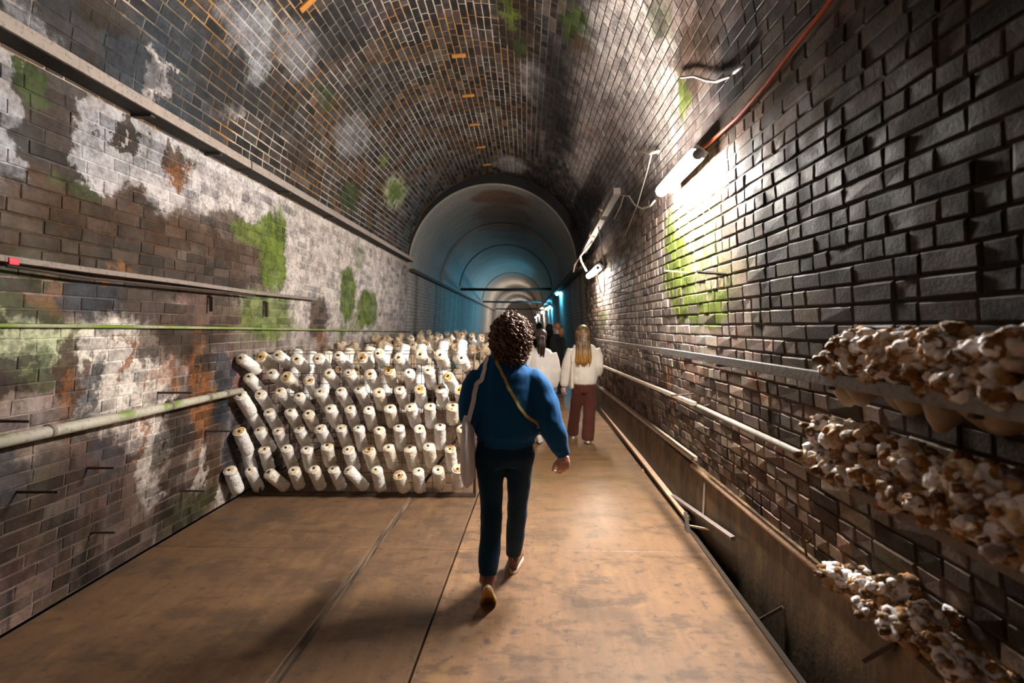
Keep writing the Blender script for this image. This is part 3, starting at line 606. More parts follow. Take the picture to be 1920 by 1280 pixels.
# laths, sticks and spikes in the drain
def stick(a, b, wd, ht, mat, name, label, cat='stick'): m = MB(); m.beam(a, b, wd, ht, .3); return single(name, m, mat, label, cat)
stick(Vector((1.37, 9.6, .13)), PX_(1290, 972, 1.30), .045, .04, M_RUST, 'drain_lath', 'long rusty lath slanting over the side drain', 'lath')
stick(PX_(1262, 930, 1.32), PX_(1375, 1010, 1.31), .03, .03, M_OLDW, 'broken_lath', 'short grey lath leaning in the drain against the kerb', 'lath')
stick(PX_(1321, 905, 1.335), PX_(1318, 968, 1.325), .014, .012, M_LATH, 'upright_stick', 'thin upright stick standing against the kerb face')
stick(PX_(1206, 880, 1.30), PX_(1213, 905, 1.30), .02, .02, M_RUST, 'wood_splinter', 'small splinter under the long rusty lath')
stick(PX_(1290, 985, 1.29), PX_(1330, 992, 1.31), .014, .014, M_LATH, 'twig', 'thin pale twig at the end of the long rusty lath')
stick(PX_(1285, 960, 1.27), PX_(1294, 1016, 1.26), .03, .02, M_PIN, 'drain_strip', 'dark strip hanging off the walkway edge by the lath end')
stick(PX_(1410, 1170, 1.25), PX_(1468, 1138, 1.33), .016, .016, M_PIN, 'rusty_spike', 'rusty spike across the near part of the drain', 'spike')
stick(PX_(1415, 1183, 1.26), PX_(1440, 1208, 1.27), .012, .012, M_OLDW, 'drain_twig', 'short twig beside the rusty spike in the drain')
stick(PX_(1620, 1238, 1.30), PX_(1680, 1205, 1.34), .016, .016, M_PIN, 'rusty_spike', 'dark spike in front of the kerb below the lowest logs', 'spike')
p = PX_(1512, 1030, 1.345)
t = empty('fern_sprout', p, label='tiny curled fern sprout growing where the wall meets the kerb', cat='plant')
m = MB(); m.tube([Vector((0, 0, -.03)), Vector((-.01, 0, .03)), Vector((-.015, 0, .065)), Vector((.0, 0, .085)), Vector((.012, 0, .075)), Vector((.006, 0, .062))], [.006, .005, .004, .004, .004, .003], 6); m.build('stem', simple('fern_stem', (.22, .14, .03), .7), t, True)
for s in (-1, 1):
    m = MB(); m.add([(0, 0, .03), (s * .015, 0, .055), (s * .028, .004, .05), (s * .02, .006, .03), (0, .008, .03), (s * .02, .01, .045)], [(0, 1, 2, 3), (0, 3, 4), (1, 5, 2), (4, 5, 1, 0)]); m.build('leaf', simple('fern_leaf', (.16, .13, .03), .7), t)
# tie bars across the far vault
for k, y in enumerate((18.4, 28.0, 40.0)):
    m = MB(); m.tube([(-2.33, y, 2.9), (-.6, y, 2.88 - .01 * k), (.93, y, 2.9)], .05, 8); tb = single('tie_bar', m, M_PIN, ('nearest dark tie bar across the cyan lit vault', 'second dark tie bar across the vault', 'most distant tie bar across the vault')[k], 'bar', smooth=True)
    m = MB(); m.tube([(-.71 - 1.655 * math.cos(PI * i / 32), y, 2.85 + 1.64 * math.sin(PI * i / 32)) for i in range(1, 32)], .018, 6); m.build('arch_rib', M_PIN, tb, True)

# ------------------------------------------------------------------ mushroom bags: white plastic sleeves of spawn on mesh racks
def bag_mat(name, ca, cb, spot, amt):
    n = N(name, .42, .45); P = n.obj(); r = n.rnd(); q = n.vmath('ADD', P, n.comb(n.math('MULTIPLY', r, 9), n.math('MULTIPLY', r, 17), 0.0))
    f = n.noise(q, 9, 4, .6); g = n.noise(q, 22, 4, .65); x, y, z = n.sep(P)[:3]
    col = n.mix(f, ca, cb); col = n.mix(n.rng(g, .58, .75, 0, amt), col, spot)
    top = n.math('MULTIPLY', n.rng(z, -.035, .0), n.rng(n.noise(q, 12, 2), .50, .66))
    col = n.mix(n.math('MULTIPLY', top, .5), col, (.55, .27, .06))
    n.b.inputs['Subsurface Weight'].default_value = 0.0
    return n.out(col, None, n.math('ADD', f, g), .8, .02)
M_BAG = [bag_mat('bag_white', (.72, .69, .66), (.87, .85, .83), (.50, .37, .24), .5), bag_mat('bag_cream', (.68, .60, .48), (.82, .77, .69), (.40, .24, .10), .8)]
M_BAGB = bag_mat('bag_brown', (.34, .23, .13), (.62, .52, .40), (.16, .085, .03), .95)
def mouth_mat(name, c1, c2): n = N(name, .75, .2); P = n.obj(); return n.out(n.mix(n.rng(n.noise(n.vmath('ADD', P, n.comb(n.math('MULTIPLY', n.rnd(), 7), 0.0, 0.0)), 24, 4, .65), .42, .60), c1, c2), None, n.noise(P, 40, 4), .6, .01)
M_MOUTH = [mouth_mat('mouth_pale', (.78, .73, .65), (.62, .45, .25)), mouth_mat('mouth_tan', (.70, .56, .38), (.36, .18, .06)), mouth_mat('mouth_amber', (.72, .52, .26), (.42, .18, .025))]
M_HOLE = simple('spawn_hole', (.035, .018, .008), .9, .3)
BAGM = []
for k in range(6):
    rnd = random.Random(50 + k); L = .255 + rnd.random() * .04; R = .051 + rnd.random() * .006
    prof = [(R * .55, -L), (R * .9, -L + .012)] + [(R * (1 + (rnd.random() - .5) * .10), -L + .02 + (L - .04) * i / 8) for i in range(9)] + [(R * 1.0, -.010), (R * .96, -.002), (R * .86, .0015), (R * .6, -.004)]
    mb = MB(); mb.lathe(prof, 16, None, .05, k); sl = mb.mesh('sleeve', M_BAG[k % 2 if k != 3 else 0], True)
    mo = []
    for mm in M_MOUTH:
        mb = MB(); mb.lathe([(R * .88, -.008), (R * .86, .0), (R * .60, .004 + rnd.random() * .003), (R * .25, .003)], 14, None, .12, k + 3); mo.append(mb.mesh('mouth', mm, True))
    mb = MB(); mb.lathe([(R * .24, -.006), (R * .22, .0045), (R * .08, .002)], 8, None, .5, k + 9); ho = mb.mesh('hole', M_HOLE)
    BAGM.append((sl, mo, ho, L))
brn = []
for k in range(3):
    mb = MB(); mb.ball((0, 0, -.10), (.085, .085, .125), 3, .55, 2.2, k); brn.append(mb.mesh('sleeve', M_BAGB, True))
def bag(top, axis, k, tone, label, group, brown=False, roll=0.0):
    a = Vector(axis).normalized(); Q = a.to_track_quat('Z', 'Y') @ Matrix.Rotation(roll, 3, 'Z').to_quaternion()
    t = empty('mushroom_bag', top, label=label, cat='mushroom bag', group=group); t.rotation_mode = 'QUATERNION'; t.rotation_quaternion = Q
    if brown: link(bpy.data.objects.new('sleeve', brn[k % 3]), t); return t
    sl, mo, ho, L = BAGM[k]; link(bpy.data.objects.new('sleeve', sl), t)
    m = link(bpy.data.objects.new('mouth', mo[tone]), t); h = bpy.data.objects.new('hole', ho); link(h, t)
    h.location = (.006, -.004, .004); return t
M_WIRE = simple('rusty_wire', (.10, .06, .04), .55, .4); M_FRAME = simple('rack_steel', (.075, .05, .035), .55, .4)
YM = 4.72                                       # front mesh stands here
def wire_panel(name, x0, x1, y, z0, z1, dz, dx, lean, parent, r=.0032):
    m = MB(); z = z0
    while z < z1 + .001: yy = y + lean * (z - z0); m.tube([(x0, yy, z), (x1, yy, z)], r, 5); z += dz
    x = x0
    while x < x1 + .001: m.tube([(x, y + .004, z0), (x, y + .004 + lean * (z1 - z0), z1)], r * .9, 5); x += dx
    o = m.build(name, M_WIRE, parent); return o
def rack(x0, x1, y, depth, h, label, lean=.0, z0=.04):
    t = empty('mesh_rack', ((x0 + x1) / 2, y + depth / 2, 0), label=label, cat='rack'); o = Vector(t.location)
    wire_panel('front_mesh', x0 - o.x, x1 - o.x, y - o.y, z0, h, .0925, .096, lean, t); wire_panel('back_mesh', x0 - o.x, x1 - o.x, y + depth - o.y, z0, h, .185, .19, -lean, t)
    for x in (x0, x1):
        for yy in (y, y + depth): m = MB(); m.tube([(x - o.x, yy - o.y, 0), (x - o.x, yy - o.y, h + .01)], .009, 8); m.build('post', M_FRAME, t, True)
        m = MB(); m.tube([(x - o.x, y - o.y, h), (x - o.x, y + depth - o.y, h)], .006, 6); m.build('top_tie', M_FRAME, t, True)
    m = MB(); m.beam((x0 - o.x, y - o.y, .02), (x1 - o.x, y - o.y, .02), .025, .03); m.build('foot_bar', M_FRAME, t)
    return t
rack(-2.50, -.47, YM, .62, 1.335, 'wire mesh rack full of white bags, nearest on the left of the walkway')
ROWS = [
 [(443, 672), (489, 668), (521, 666), (555, 673), (597, 672), (634, 667), (678, 670), (710, 662), (747, 671), (788, 663), (825, 664), (866, 672)],
 [(466, 707), (509, 700), (537, 706), (579, 713), (616, 700), (655, 698), (693, 701), (729, 694), (767, 699), (803, 693), (840, 706)],
 [(450, 740), (488, 738), (524, 734), (560, 743), (600, 735), (638, 733), (673, 729), (710, 735), (748, 730), (787, 729), (825, 728), (862, 731)],
 [(469, 774), (504, 772), (543, 770), (578, 776), (619, 765), (656, 766), (691, 768), (731, 765), (770, 762), (806, 761), (848, 761)],
 [(448, 808), (486, 806), (521, 807), (560, 803), (600, 803), (639, 802), (672, 801), (711, 806), (748, 801), (786, 803), (825, 799), (866, 803)],
 [(462, 842), (495, 842), (537, 840), (575, 842), (613, 836), (653, 843), (691, 843), (728, 838), (768, 840), (804, 836), (844, 841)],
 [(426, 881), (469, 881), (503, 886), (551, 881), (588, 879), (625, 879), (653, 880), (706, 880), (748, 890), (784, 883), (821, 880), (858, 878)]]
ORD = ['first', 'second', 'third', 'fourth', 'fifth', 'sixth', 'seventh', 'eighth', 'ninth', 'tenth', 'eleventh', 'twelfth', 'thirteenth']
RN = ['top', 'second', 'third', 'fourth', 'fifth', 'sixth', 'bottom']
TILT = [66, 57, 48, 41, 36, 33, 34]
AMB = {(0, 1), (4, 0), (1, 7), (1, 10), (2, 9), (2, 11)}; TAN = {(0, 6), (1, 2), (1, 3), (3, 10), (6, 11), (5, 6), (6, 8), (5, 10)}
rnd = random.Random(4)
for r, row in enumerate(ROWS):
    for c, (px, py) in enumerate(row):
        th = math.radians(TILT[r] + rnd.uniform(-5, 5)); sx = rnd.uniform(-.10, .10)
        if (r, c) in ((6, 2), (6, 6)): sx = -.40
        ax = Vector((sx, -math.sin(th), math.cos(th))).normalized(); kb = rnd.choice((0, 2, 4, 0, 1, 5, 3)); L = BAGM[kb][3]
        ytop = YM - (L * .62) * math.sin(th); p = PY(px, py, ytop)
        while p.x < CX - half(p.z) + .085 and ytop > 4.40: ytop -= .02; p = PY(px, py, ytop)
        p.x = max(p.x, CX - half(p.z) + .075)
        tone = 2 if (r, c) in AMB else 1 if (r, c) in TAN else 0
        tn = ('pale mouthed white bag', 'tan mouthed white bag', 'amber mouthed white bag')[tone]
        bag(p, ax, kb, tone, '%s, %s row of the near rack front, %s from the left' % (tn, RN[r], ORD[c]), 'white bags on the front of the near rack', roll=rnd.uniform(0, 6.28))
# bags on the back mesh of the near rack, leaning away
BACK = [(481, 656), (549, 659), (585, 660), (615, 660), (655, 655), (694, 652), (727, 650), (760, 648), (790, 648), (832, 642), (867, 641)]
for r in range(4):
    for c, (px, py) in enumerate(BACK):
        if r == 3 or (r == 2 and c < 7) or (r == 1 and c % 3 == 1): continue
        kb = rnd.randrange(6); th = math.radians((24, 32, 36, 36)[r] + rnd.uniform(-5, 5)); ax = Vector((rnd.uniform(-.1, .1), math.sin(th), math.cos(th)))
        p = PY(px, py, YM + .62 + .08); p.z -= r * .24; p.x = max(p.x, CX - half(p.z) + .11)
        bag(p, ax, kb, 0, 'white bag leaning away on the near rack back mesh, %s row, %s from the left' % (('top', 'second', 'third', 'lowest')[r], ORD[c]), 'white bags on the back of the near rack', roll=rnd.uniform(0, 6.28))
# more racks behind, their bags browner and lumpier
for k, (y, hh) in enumerate(((6.5, 1.36), (8.0, 1.40), (9.6, 1.42), (11.6, 1.44))):
    nm = ('second', 'third', 'fourth', 'fifth')[k]
    x1 = -.42 + .03 * k; rack(-2.52, x1, y, .5, hh - .08, '%s mesh rack down the tunnel, behind the near one, hung with brown bags' % nm)
    nr = 3 if k == 0 else 2
    for r in range(nr):
        for c in range(11):
            x = -2.36 + (x1 + 2.28) * c / 10 + rnd.uniform(-.015, .015); z = hh - .02 - r * .17 + rnd.uniform(-.04, .05)
            if abs(x - (x1 - .08)) < .01: x -= .02
            br = rnd.random() < .62; ax = Vector((rnd.uniform(-.4, .4), -rnd.uniform(.4, 1.1), .6))
            bag((x, y - .10 + rnd.uniform(-.04, .04), z), ax, rnd.randrange(6), 1, '%s bag, %s row of the %s mesh rack back, %s from the left' % ('lumpy brown' if br else 'pale', ('top', 'middle', 'third')[r] if nr == 3 else ('top', 'lower')[r], nm, ORD[c]), 'bags on the %s rack' % nm, br)

# ------------------------------------------------------------------ fruiting mushroom logs along the right wall
def log_mat():
    n = N('log_crust', .6, .35); P = n.obj(); r = n.rnd(); q = n.vmath('ADD', P, n.comb(n.math('MULTIPLY', r, 11), n.math('MULTIPLY', r, 5), n.math('MULTIPLY', r, 23)))
    f = n.noise(q, 16, 4, .6); g = n.noise(q, 34, 3, .6); isl = n.nd.new('ShaderNodeNewGeometry').outputs['Random Per Island']
    col = n.ramp(isl, [(0, (.15, .060, .012)), (.22, (.36, .165, .045)), (.42, (.52, .33, .17)), (.54, (.72, .60, .50)), (.68, (.88, .86, .89)), (.94, (.26, .11, .025))], 'CONSTANT')
    col = n.mix(n.rng(f, .48, .64, 0, .8), col, (.10, .045, .012)); col = n.mix(n.rng(g, .54, .66, 0, .7), col, (.72, .66, .62))
    return n.out(col, None, n.math('ADD', f, g), .6, .015)
M_LOG = log_mat()
def cap_mat(name, ca, cb): n = N(name, .45, .45); P = n.obj(); f = n.noise(P, 22, 4); return n.out(n.mix(n.rng(f, .42, .68), ca, cb), None, f, .3, .006)
M_CAP = [cap_mat('cap_white', (.78, .75, .78), (.62, .50, .38)), cap_mat('cap_tan', (.62, .47, .30), (.32, .17, .06))]
M_TAIL = simple('bag_tail', (.36, .26, .17), .6, .3)
LOGM = []
for k in range(6):
    mb = MB(); mb.ball((0, 0, 0), (.085, .048, .042), 3, .35, 2.0, k + 20); r3 = random.Random(k + 70)
    for i in range(46):
        d = Vector((r3.gauss(0, 1), r3.gauss(0, 1), r3.gauss(0, 1))).normalized(); rr = r3.uniform(.010, .027)
        mb.ball((d.x * .092, d.y * .052, d.z * .046), (rr * r3.uniform(.8, 1.5), rr, rr * r3.uniform(.7, 1.1)), 2, .5, 2.2, i + k * 50)
    LOGM.append(mb.mesh('log_body', M_LOG, True))
CAPM = []
for k in range(5):
    rnd2 = random.Random(k); vs = []; fs = []; n_ = 12
    for i, (rr, z) in enumerate(((.006, .006), (.014, .012), (.024, .010), (.031, .0), (.028, -.005), (.010, -.010))):
        for j in range(n_):
            a = 2 * PI * j / n_; wv = 1 + .18 * math.sin(3 * a + k) + .10 * rnd2.random(); vs.append((rr * wv * math.cos(a) * 1.25, rr * wv * math.sin(a) * .85, z + .006 * math.sin(2 * a + k) * (rr / .03)))
    for i in range(5):
        for j in range(n_): j2 = (j + 1) % n_; fs.append((i * n_ + j, i * n_ + j2, (i + 1) * n_ + j2, (i + 1) * n_ + j))
    fs.append(tuple(range(n_ - 1, -1, -1))); fs.append(tuple(5 * n_ + j for j in range(n_)))
    CAPM.append((MB().add(vs, fs).mesh('mushroom_cap', M_CAP[0 if k < 3 else 1], True), k))
def tail_mesh(k):
    mb = MB(); mb.lathe([(.008, -.07), (.026, -.048), (.044, -.015), (.042, .02), (.02, .04)], 10, None, .18, k); return mb.mesh('bag_tail', M_TAIL, True)
TAILM = [tail_mesh(k) for k in range(3)]
rnd = random.Random(11)
def mlog(p, label, group, ncap=5, tail=False, s=1.0):
    t = empty('mushroom_log', p, label=label, cat='mushroom log', group=group); t.scale = (s, s, s); t.rotation_euler = (rnd.uniform(-.5, .5), rnd.uniform(-.35, .35), rnd.uniform(-.5, .5))
    b = link(bpy.data.objects.new('log_body', rnd.choice(LOGM)), t); b.rotation_euler = (rnd.uniform(0, 6.28), 0, 0)
    for i in range(ncap):
        me, kk = rnd.choice(CAPM); o = link(bpy.data.objects.new('mushroom_cap', me), t)
        d = Vector((-rnd.uniform(.5, 1.2), rnd.uniform(-1, .6), rnd.uniform(-.6, 1))).normalized(); o.location = (d.x * .082, d.y * .05, d.z * .048); o.rotation_mode = 'QUATERNION'
        o.rotation_quaternion = (d + Vector((rnd.uniform(-.6, .6), rnd.uniform(-.6, .6), rnd.uniform(-.3, .5)))).to_track_quat('Z', 'Y'); sc = rnd.uniform(.5, 1.05); o.scale = (sc, sc, sc)
    if tail:
        o = link(bpy.data.objects.new('bag_tail', rnd.choice(TAILM)), t); o.location = (.03, 0, -.068); o.rotation_euler = (rnd.uniform(-.2, .2) - t.rotation_euler.x, .1, rnd.uniform(0, 3)); o.scale = (1.35, 1.45, 1.25)
    return t
def yrow(y0, y1, n): return [y0 + (y1 - y0) * i / (n - 1) for i in range(n)]
for lay_, (z, n_, y0, y1) in enumerate(((1.528, 10, 1.82, .88), (1.458, 10, 1.90, .92))):
    for i, y in enumerate(yrow(y0, y1, n_)):
        mlog((1.165 + rnd.uniform(-.015, .005), y, z + rnd.uniform(-.012, .012)), 'lumpy log, %s layer of the top right shelf row, %s from the far end' % (('upper', 'lower')[lay_], ORD[i]), 'mushroom logs on the steel rail', 5, lay_ == 1, .92)
for lay_, (z, n_, y0, y1) in enumerate(((1.185, 10, 1.97, .95), (1.085, 10, 2.03, .98))):
    for i, y in enumerate(yrow(y0, y1, n_)):
        mlog((1.185 + rnd.uniform(-.02, .01), y, z + rnd.uniform(-.015, .015)), 'lumpy log, %s layer of the middle right shelf row, %s from the far end' % (('upper', 'lower')[lay_], ORD[i]), 'mushroom logs above the grey pipe', 5, False, 1.0)
for i, (px, py, x, s, ds) in enumerate(((1582, 1080, 1.29, .95, 'white flecked clump at the far end'), (1632, 1100, 1.31, .75, 'small clump second from the far end'), (1672, 1104, 1.31, .85, 'pale clump behind the hanging one'), (1628, 1132, 1.28, .7, 'brown clump hanging over the kerb edge'), (1690, 1168, 1.28, .95, 'brown and white clump in the middle of the row'), (1726, 1188, 1.30, .6, 'small white clump past the middle'), (1745, 1156, 1.30, .75, 'dark clump at the back of the row'), (1800, 1238, 1.265, .9, 'big brown clump near the camera'), (1850, 1290, 1.31, .9, 'nearest clump at the photo corner'))):
    mlog(PX_(px, py, x), '%s, lowest row on the kerb' % ds, 'mushroom logs on the kerb', 5, False, s)
# supports that carry the middle row
m = MB(); m.beam((1.15, .7, 1.025), (1.15, 2.1, 1.025), .03, .03); single('log_batten', m, M_OLDW, 'dark batten under the middle row of mushroom logs', 'batten')
# ------------------------------------------------------------------ people
from mathutils.bvhtree import BVHTree
def cloth(name, col, rough=.85, var=.18, knit=260):
    n = N(name, rough, .2); P = n.obj(); f = n.noise(P, 5, 3); g = n.noise(P, knit, 2)
    n.b.inputs['Sheen Weight'].default_value = .06
    return n.out(n.mix(f, tuple(k * (1 - var) for k in col), tuple(min(1, k * (1 + var)) for k in col)), None, n.math('ADD', n.math('MULTIPLY', f, 1.5), n.math('MULTIPLY', g, .35)), .35, .006)
def skin_mat():
    n = N('skin', .5, .4); P = n.obj(); f = n.noise(P, 18, 3); n.b.inputs['Subsurface Weight'].default_value = .08
    return n.out(n.mix(f, (.55, .30, .24), (.66, .41, .34)), None, f, .1, .002)
M_SKIN = skin_mat()
def hair_mat(name, ca, cb, cc=None, z0=0, z1=1):
    n = N(name, .42, .5); P = n.obj(); f = n.noise(P, 30, 3, .6); col = n.mix(n.rng(f, .3, .7), ca, cb)
    if cc: col = n.mix(n.rng(n.sep(P)[2], z1, z0, 0, .85), col, cc)
    return n.out(col, None, f, .2, .003)
def surf(mb, name, mat, parent, voxel=.012, it=4, amp=0.0, freq=9.0, fold=None, extra=None, keep=False):
    me = mb.mesh(name + '_raw'); o = bpy.data.objects.new(name, me); COL.objects.link(o)
    r = o.modifiers.new('r', 'REMESH'); r.mode = 'VOXEL'; r.voxel_size = voxel; r.adaptivity = 0
    s = o.modifiers.new('s', 'SMOOTH'); s.factor = .5; s.iterations = it
    dg = bpy.context.evaluated_depsgraph_get(); m2 = bpy.data.meshes.new_from_object(o.evaluated_get(dg)); o.modifiers.clear(); o.data = m2; bpy.data.meshes.remove(me)
    if amp:
        nr = [v.normal.copy() for v in m2.vertices]
        for v, n_ in zip(m2.vertices, nr):
            p = v.co; d = mnoise.noise(Vector((p.x * freq, p.y * freq, p.z * freq * .8))) + .5 * mnoise.noise(Vector((p.x * freq * 2.3, p.y * freq * 2.3, p.z * freq * 2)))
            if fold: d += fold(p)
            v.co = p + n_ * (amp * d)
    if extra:
        b = MB(); b.add([v.co[:] for v in m2.vertices], [tuple(p.vertices) for p in m2.polygons])
        for e in extra: b.add([v.co[:] for v in e.vertices], [tuple(p.vertices) for p in e.polygons])
        o.data = b.mesh(name); m2 = o.data
    m2.name = name; m2.materials.clear(); m2.materials.append(mat); m2.polygons.foreach_set('use_smooth', [True] * len(m2.polygons)); o.parent = parent
    return o
def hand_mesh(wrist, d, back, thumb, curl=.5, s=1.0, voxel=.0042):
    """five separate fingers on a palm; d along the hand, back = direction of the back of the hand, thumb = side of the thumb"""
    d = Vector(d).normalized(); back = Vector(back); back = (back - d * back.dot(d)).normalized(); th = Vector(thumb); th = (th - d * th.dot(d) - back * th.dot(back)).normalized()
    w_ = Vector(wrist); mb = MB()
    for k in range(4):
        x = (.030 - .020 * k) * s; b0 = w_ + th * x * .75 + d * .005; b1 = w_ + th * x + d * (.085 - .006 * abs(k - 1)) * s
        mb.tube([b0, (b0 + b1) / 2 + back * .003, b1], [.014 * s, .0155 * s, .0115 * s], 8)
        L = (.072, .080, .074, .058)[k] * s; p = b1 - d * .008; a = .25; pts = [p]
        for j, seg in enumerate((.45, .32, .23)):
            a += curl * (.55, .8, .6)[j]; p = p + (d * math.cos(a) - back * math.sin(a)) * (L * seg) + th * (.0015 * (1.5 - k)); pts.append(p)
        mb.tube(pts, [.0095 * s, .0090 * s, .0080 * s, .0062 * s], 8)
        mb.ball(b1 + back * .002, .0105 * s, 1)
    p0 = w_ + th * .022 * s + d * .018 * s; p1 = p0 + (th * .8 + d * .75 - back * .25).normalized() * .040 * s; p2 = p1 + (th * .25 + d - back * .45).normalized() * .032 * s; p3 = p2 + (d - back * .6).normalized() * .022 * s
    mb.tube([p0, p1, p2, p3], [.0135 * s, .0115 * s, .0095 * s, .0070 * s], 8)
    mb.tube([w_ - d * .06, w_, w_ + d * .03], [(.023 * s, .023 * s), (.021 * s, .021 * s), (.024 * s, .024 * s)], 10)
    o = surf(mb, 'hand_tmp', M_SKIN, None, voxel, 2); me = o.data; bpy.data.objects.remove(o); return me
def shoe(parent, loc, rz, pitch, mats, shaft=.13, s=1.0, tab=True, detail=True):
    """a boot: heel at y=0, toe at y=.27; pitch lifts the heel about the ball of the foot"""
    up_m, sole_m, out_m = mats
    def tr(v):
        v = Vector(v) * s; y = v.y - .20 * s; z = v.z; c, q = math.cos(pitch), math.sin(pitch)
        v = Vector((v.x, y * c + z * q + .20 * s, -y * q + z * c)) if y < 0.02 else v
        return v
    e = bpy.data.objects.new('shoe', None)
    sec = [(0, .027, .085), (.02, .035, .10), (.06, .038, .105), (.10, .038, .09), (.15, .042, .068), (.2, .046, .056), (.25, .036, .045), (.275, .016, .03)]
    mb = MB(); mb.tube([tr((0, y, .018 + h / 2)) for y, wd, h in sec], [(wd * s, h / 2 * s) for y, wd, h in sec], 14)
    mb.tube([tr((0, .058, .07)), tr((0, .055, .11)), tr((0, .052, shaft + .02))], [(.052 * s, .040 * s), (.048 * s, .040 * s), (.047 * s, .041 * s)], 14)
    R = Matrix.Translation(Vector(loc)) @ Matrix.Rotation(rz, 4, 'Z')
    def place(m): m.v = [tuple(R @ Vector(v)) for v in m.v]; return m
    o = surf(place(mb), 'shoe', up_m, parent, .0075 if detail else .012, 3)
    n = 22; so = MB(); ot = MB()
    def outline(z, k, ins):
        r = []
        for i in range(n):
            a = 2 * PI * i / n; yy = .137 + .146 * math.cos(a) * ins; u = yy / .275; wd = (.034 + .014 * math.sin(PI * min(1, max(0, (u - .25) / .75)) )) * (1 - .15 * math.exp(-((u - .4) / .15) ** 2)); r.append(tr((wd * math.sin(a) * ins * 1.08, yy, z)))
        return r
    A, B, C = outline(.0, 0, .97), outline(.010, 0, 1.0), outline(.026, 0, .99)
    so.add(B + C, [(i, (i + 1) % n, n + (i + 1) % n, n + i) for i in range(n)] + [tuple(range(n - 1, -1, -1)), tuple(range(n, 2 * n))]); so = place(so); so.build('sole', sole_m, o, False)
    ot.add(A + B, [(i, (i + 1) % n, n + (i + 1) % n, n + i) for i in range(n)] + [tuple(range(n - 1, -1, -1)), tuple(range(n, 2 * n))]); ot = place(ot); ot.build('outsole', out_m, o, False)
    if tab:
        t = MB(); t.tube([tr((0, -.004, .10)), tr((0, -.012, shaft + .01)), tr((0, -.004, shaft + .035)), tr((0, .006, shaft + .01))], [(.009, .003)] * 4, 6); place(t).build('pull_tab', sole_m, o)
    return o
def head_shapes(mb, c, s=1.0, ry=0.0):
    """skull, jaw, nose, brows, lips and ears round the head centre, face towards +y turned by ry"""
    M = Matrix.Translation(Vector(c)) @ Matrix.Rotation(ry, 4, 'Z')
    for p, r in (((0, 0, .02), (.074, .094, .092)), ((0, .028, -.045), (.056, .066, .060)), ((0, .075, -.088), (.024, .020, .018)), ((0, .100, -.018), (.011, .018, .016)), ((0, .094, .006), (.008, .012, .024)), ((.028, .082, .018), (.022, .014, .008)), ((-.028, .082, .018), (.022, .014, .008)), ((0, .090, -.055), (.022, .011, .008)), ((.076, -.002, -.010), (.008, .018, .030)), ((-.076, -.002, -.010), (.008, .018, .030)), ((.036, .066, -.02), (.024, .022, .022)), ((-.036, .066, -.02), (.024, .022, .022))):
        mb.ball(M @ (Vector(p) * s), tuple(k * s for k in r), 2)
def ease(pts):                                 # (x, y, z, r) or (x, y, z, ry, rx)
    return [p[:3] for p in pts], [(p[3], p[4]) if len(p) > 4 else (p[3], p[3]) for p in pts]
def human(label, loc, rz, sp):
    t = empty('person', loc, rz, label=label, cat='person'); vx = sp.get('voxel', .011)
    hd = Vector(sp['head'])
    mb = MB(); head_shapes(mb, hd, sp.get('hs', 1.0), sp.get('turn', 0))
    mb.tube([hd + Vector((0, -.01, -.03)), hd + Vector((0, -.02, -.10)), (hd.x * .3, hd.y * .5 - .01, hd.z - .20)], [.052, .050, .065], 12)
    for key, k in (('torso', .86), ('arm_l', .55), ('arm_r', .55), ('pelvis', .9), ('leg_l', .72), ('leg_r', .72)):
        P, R = ease(sp[key])
        if key == 'torso': P, R = P[2:-1], R[2:-1]
        if key in ('leg_l', 'leg_r'): P = P[:-1]; R = R[:-1]
        mb.tube(P, [(a * k, b * k) for a, b in R], 12)
    ex = []
    for h in sp.get('hands', []): ex.append(hand_mesh(*h[0], **h[1]))
    surf(mb, 'body', M_SKIN, t, vx, 2, extra=ex)
    mb = MB()
    for key in ('torso', 'arm_l', 'arm_r'): P, R = ease(sp[key]); mb.tube(P, R, 16)
    for b in sp.get('top_extra', []): mb.ball(*b)
    top = surf(mb, sp.get('top_name', 'sweater'), sp['top'], t, vx * .95, 4, sp.get('amp', .006), 11, sp.get('fold'))
    mb = MB()
    for key in ('pelvis', 'leg_l', 'leg_r'): P, R = ease(sp[key]); mb.tube(P, R, 16)
    surf(mb, 'trousers', sp['bottom'], t, vx * .95, 4, .006, 10)
    for s_ in sp['shoes']: shoe(t, *s_, detail=vx < .012)
    sp['hair'](t, hd)
    return t, top
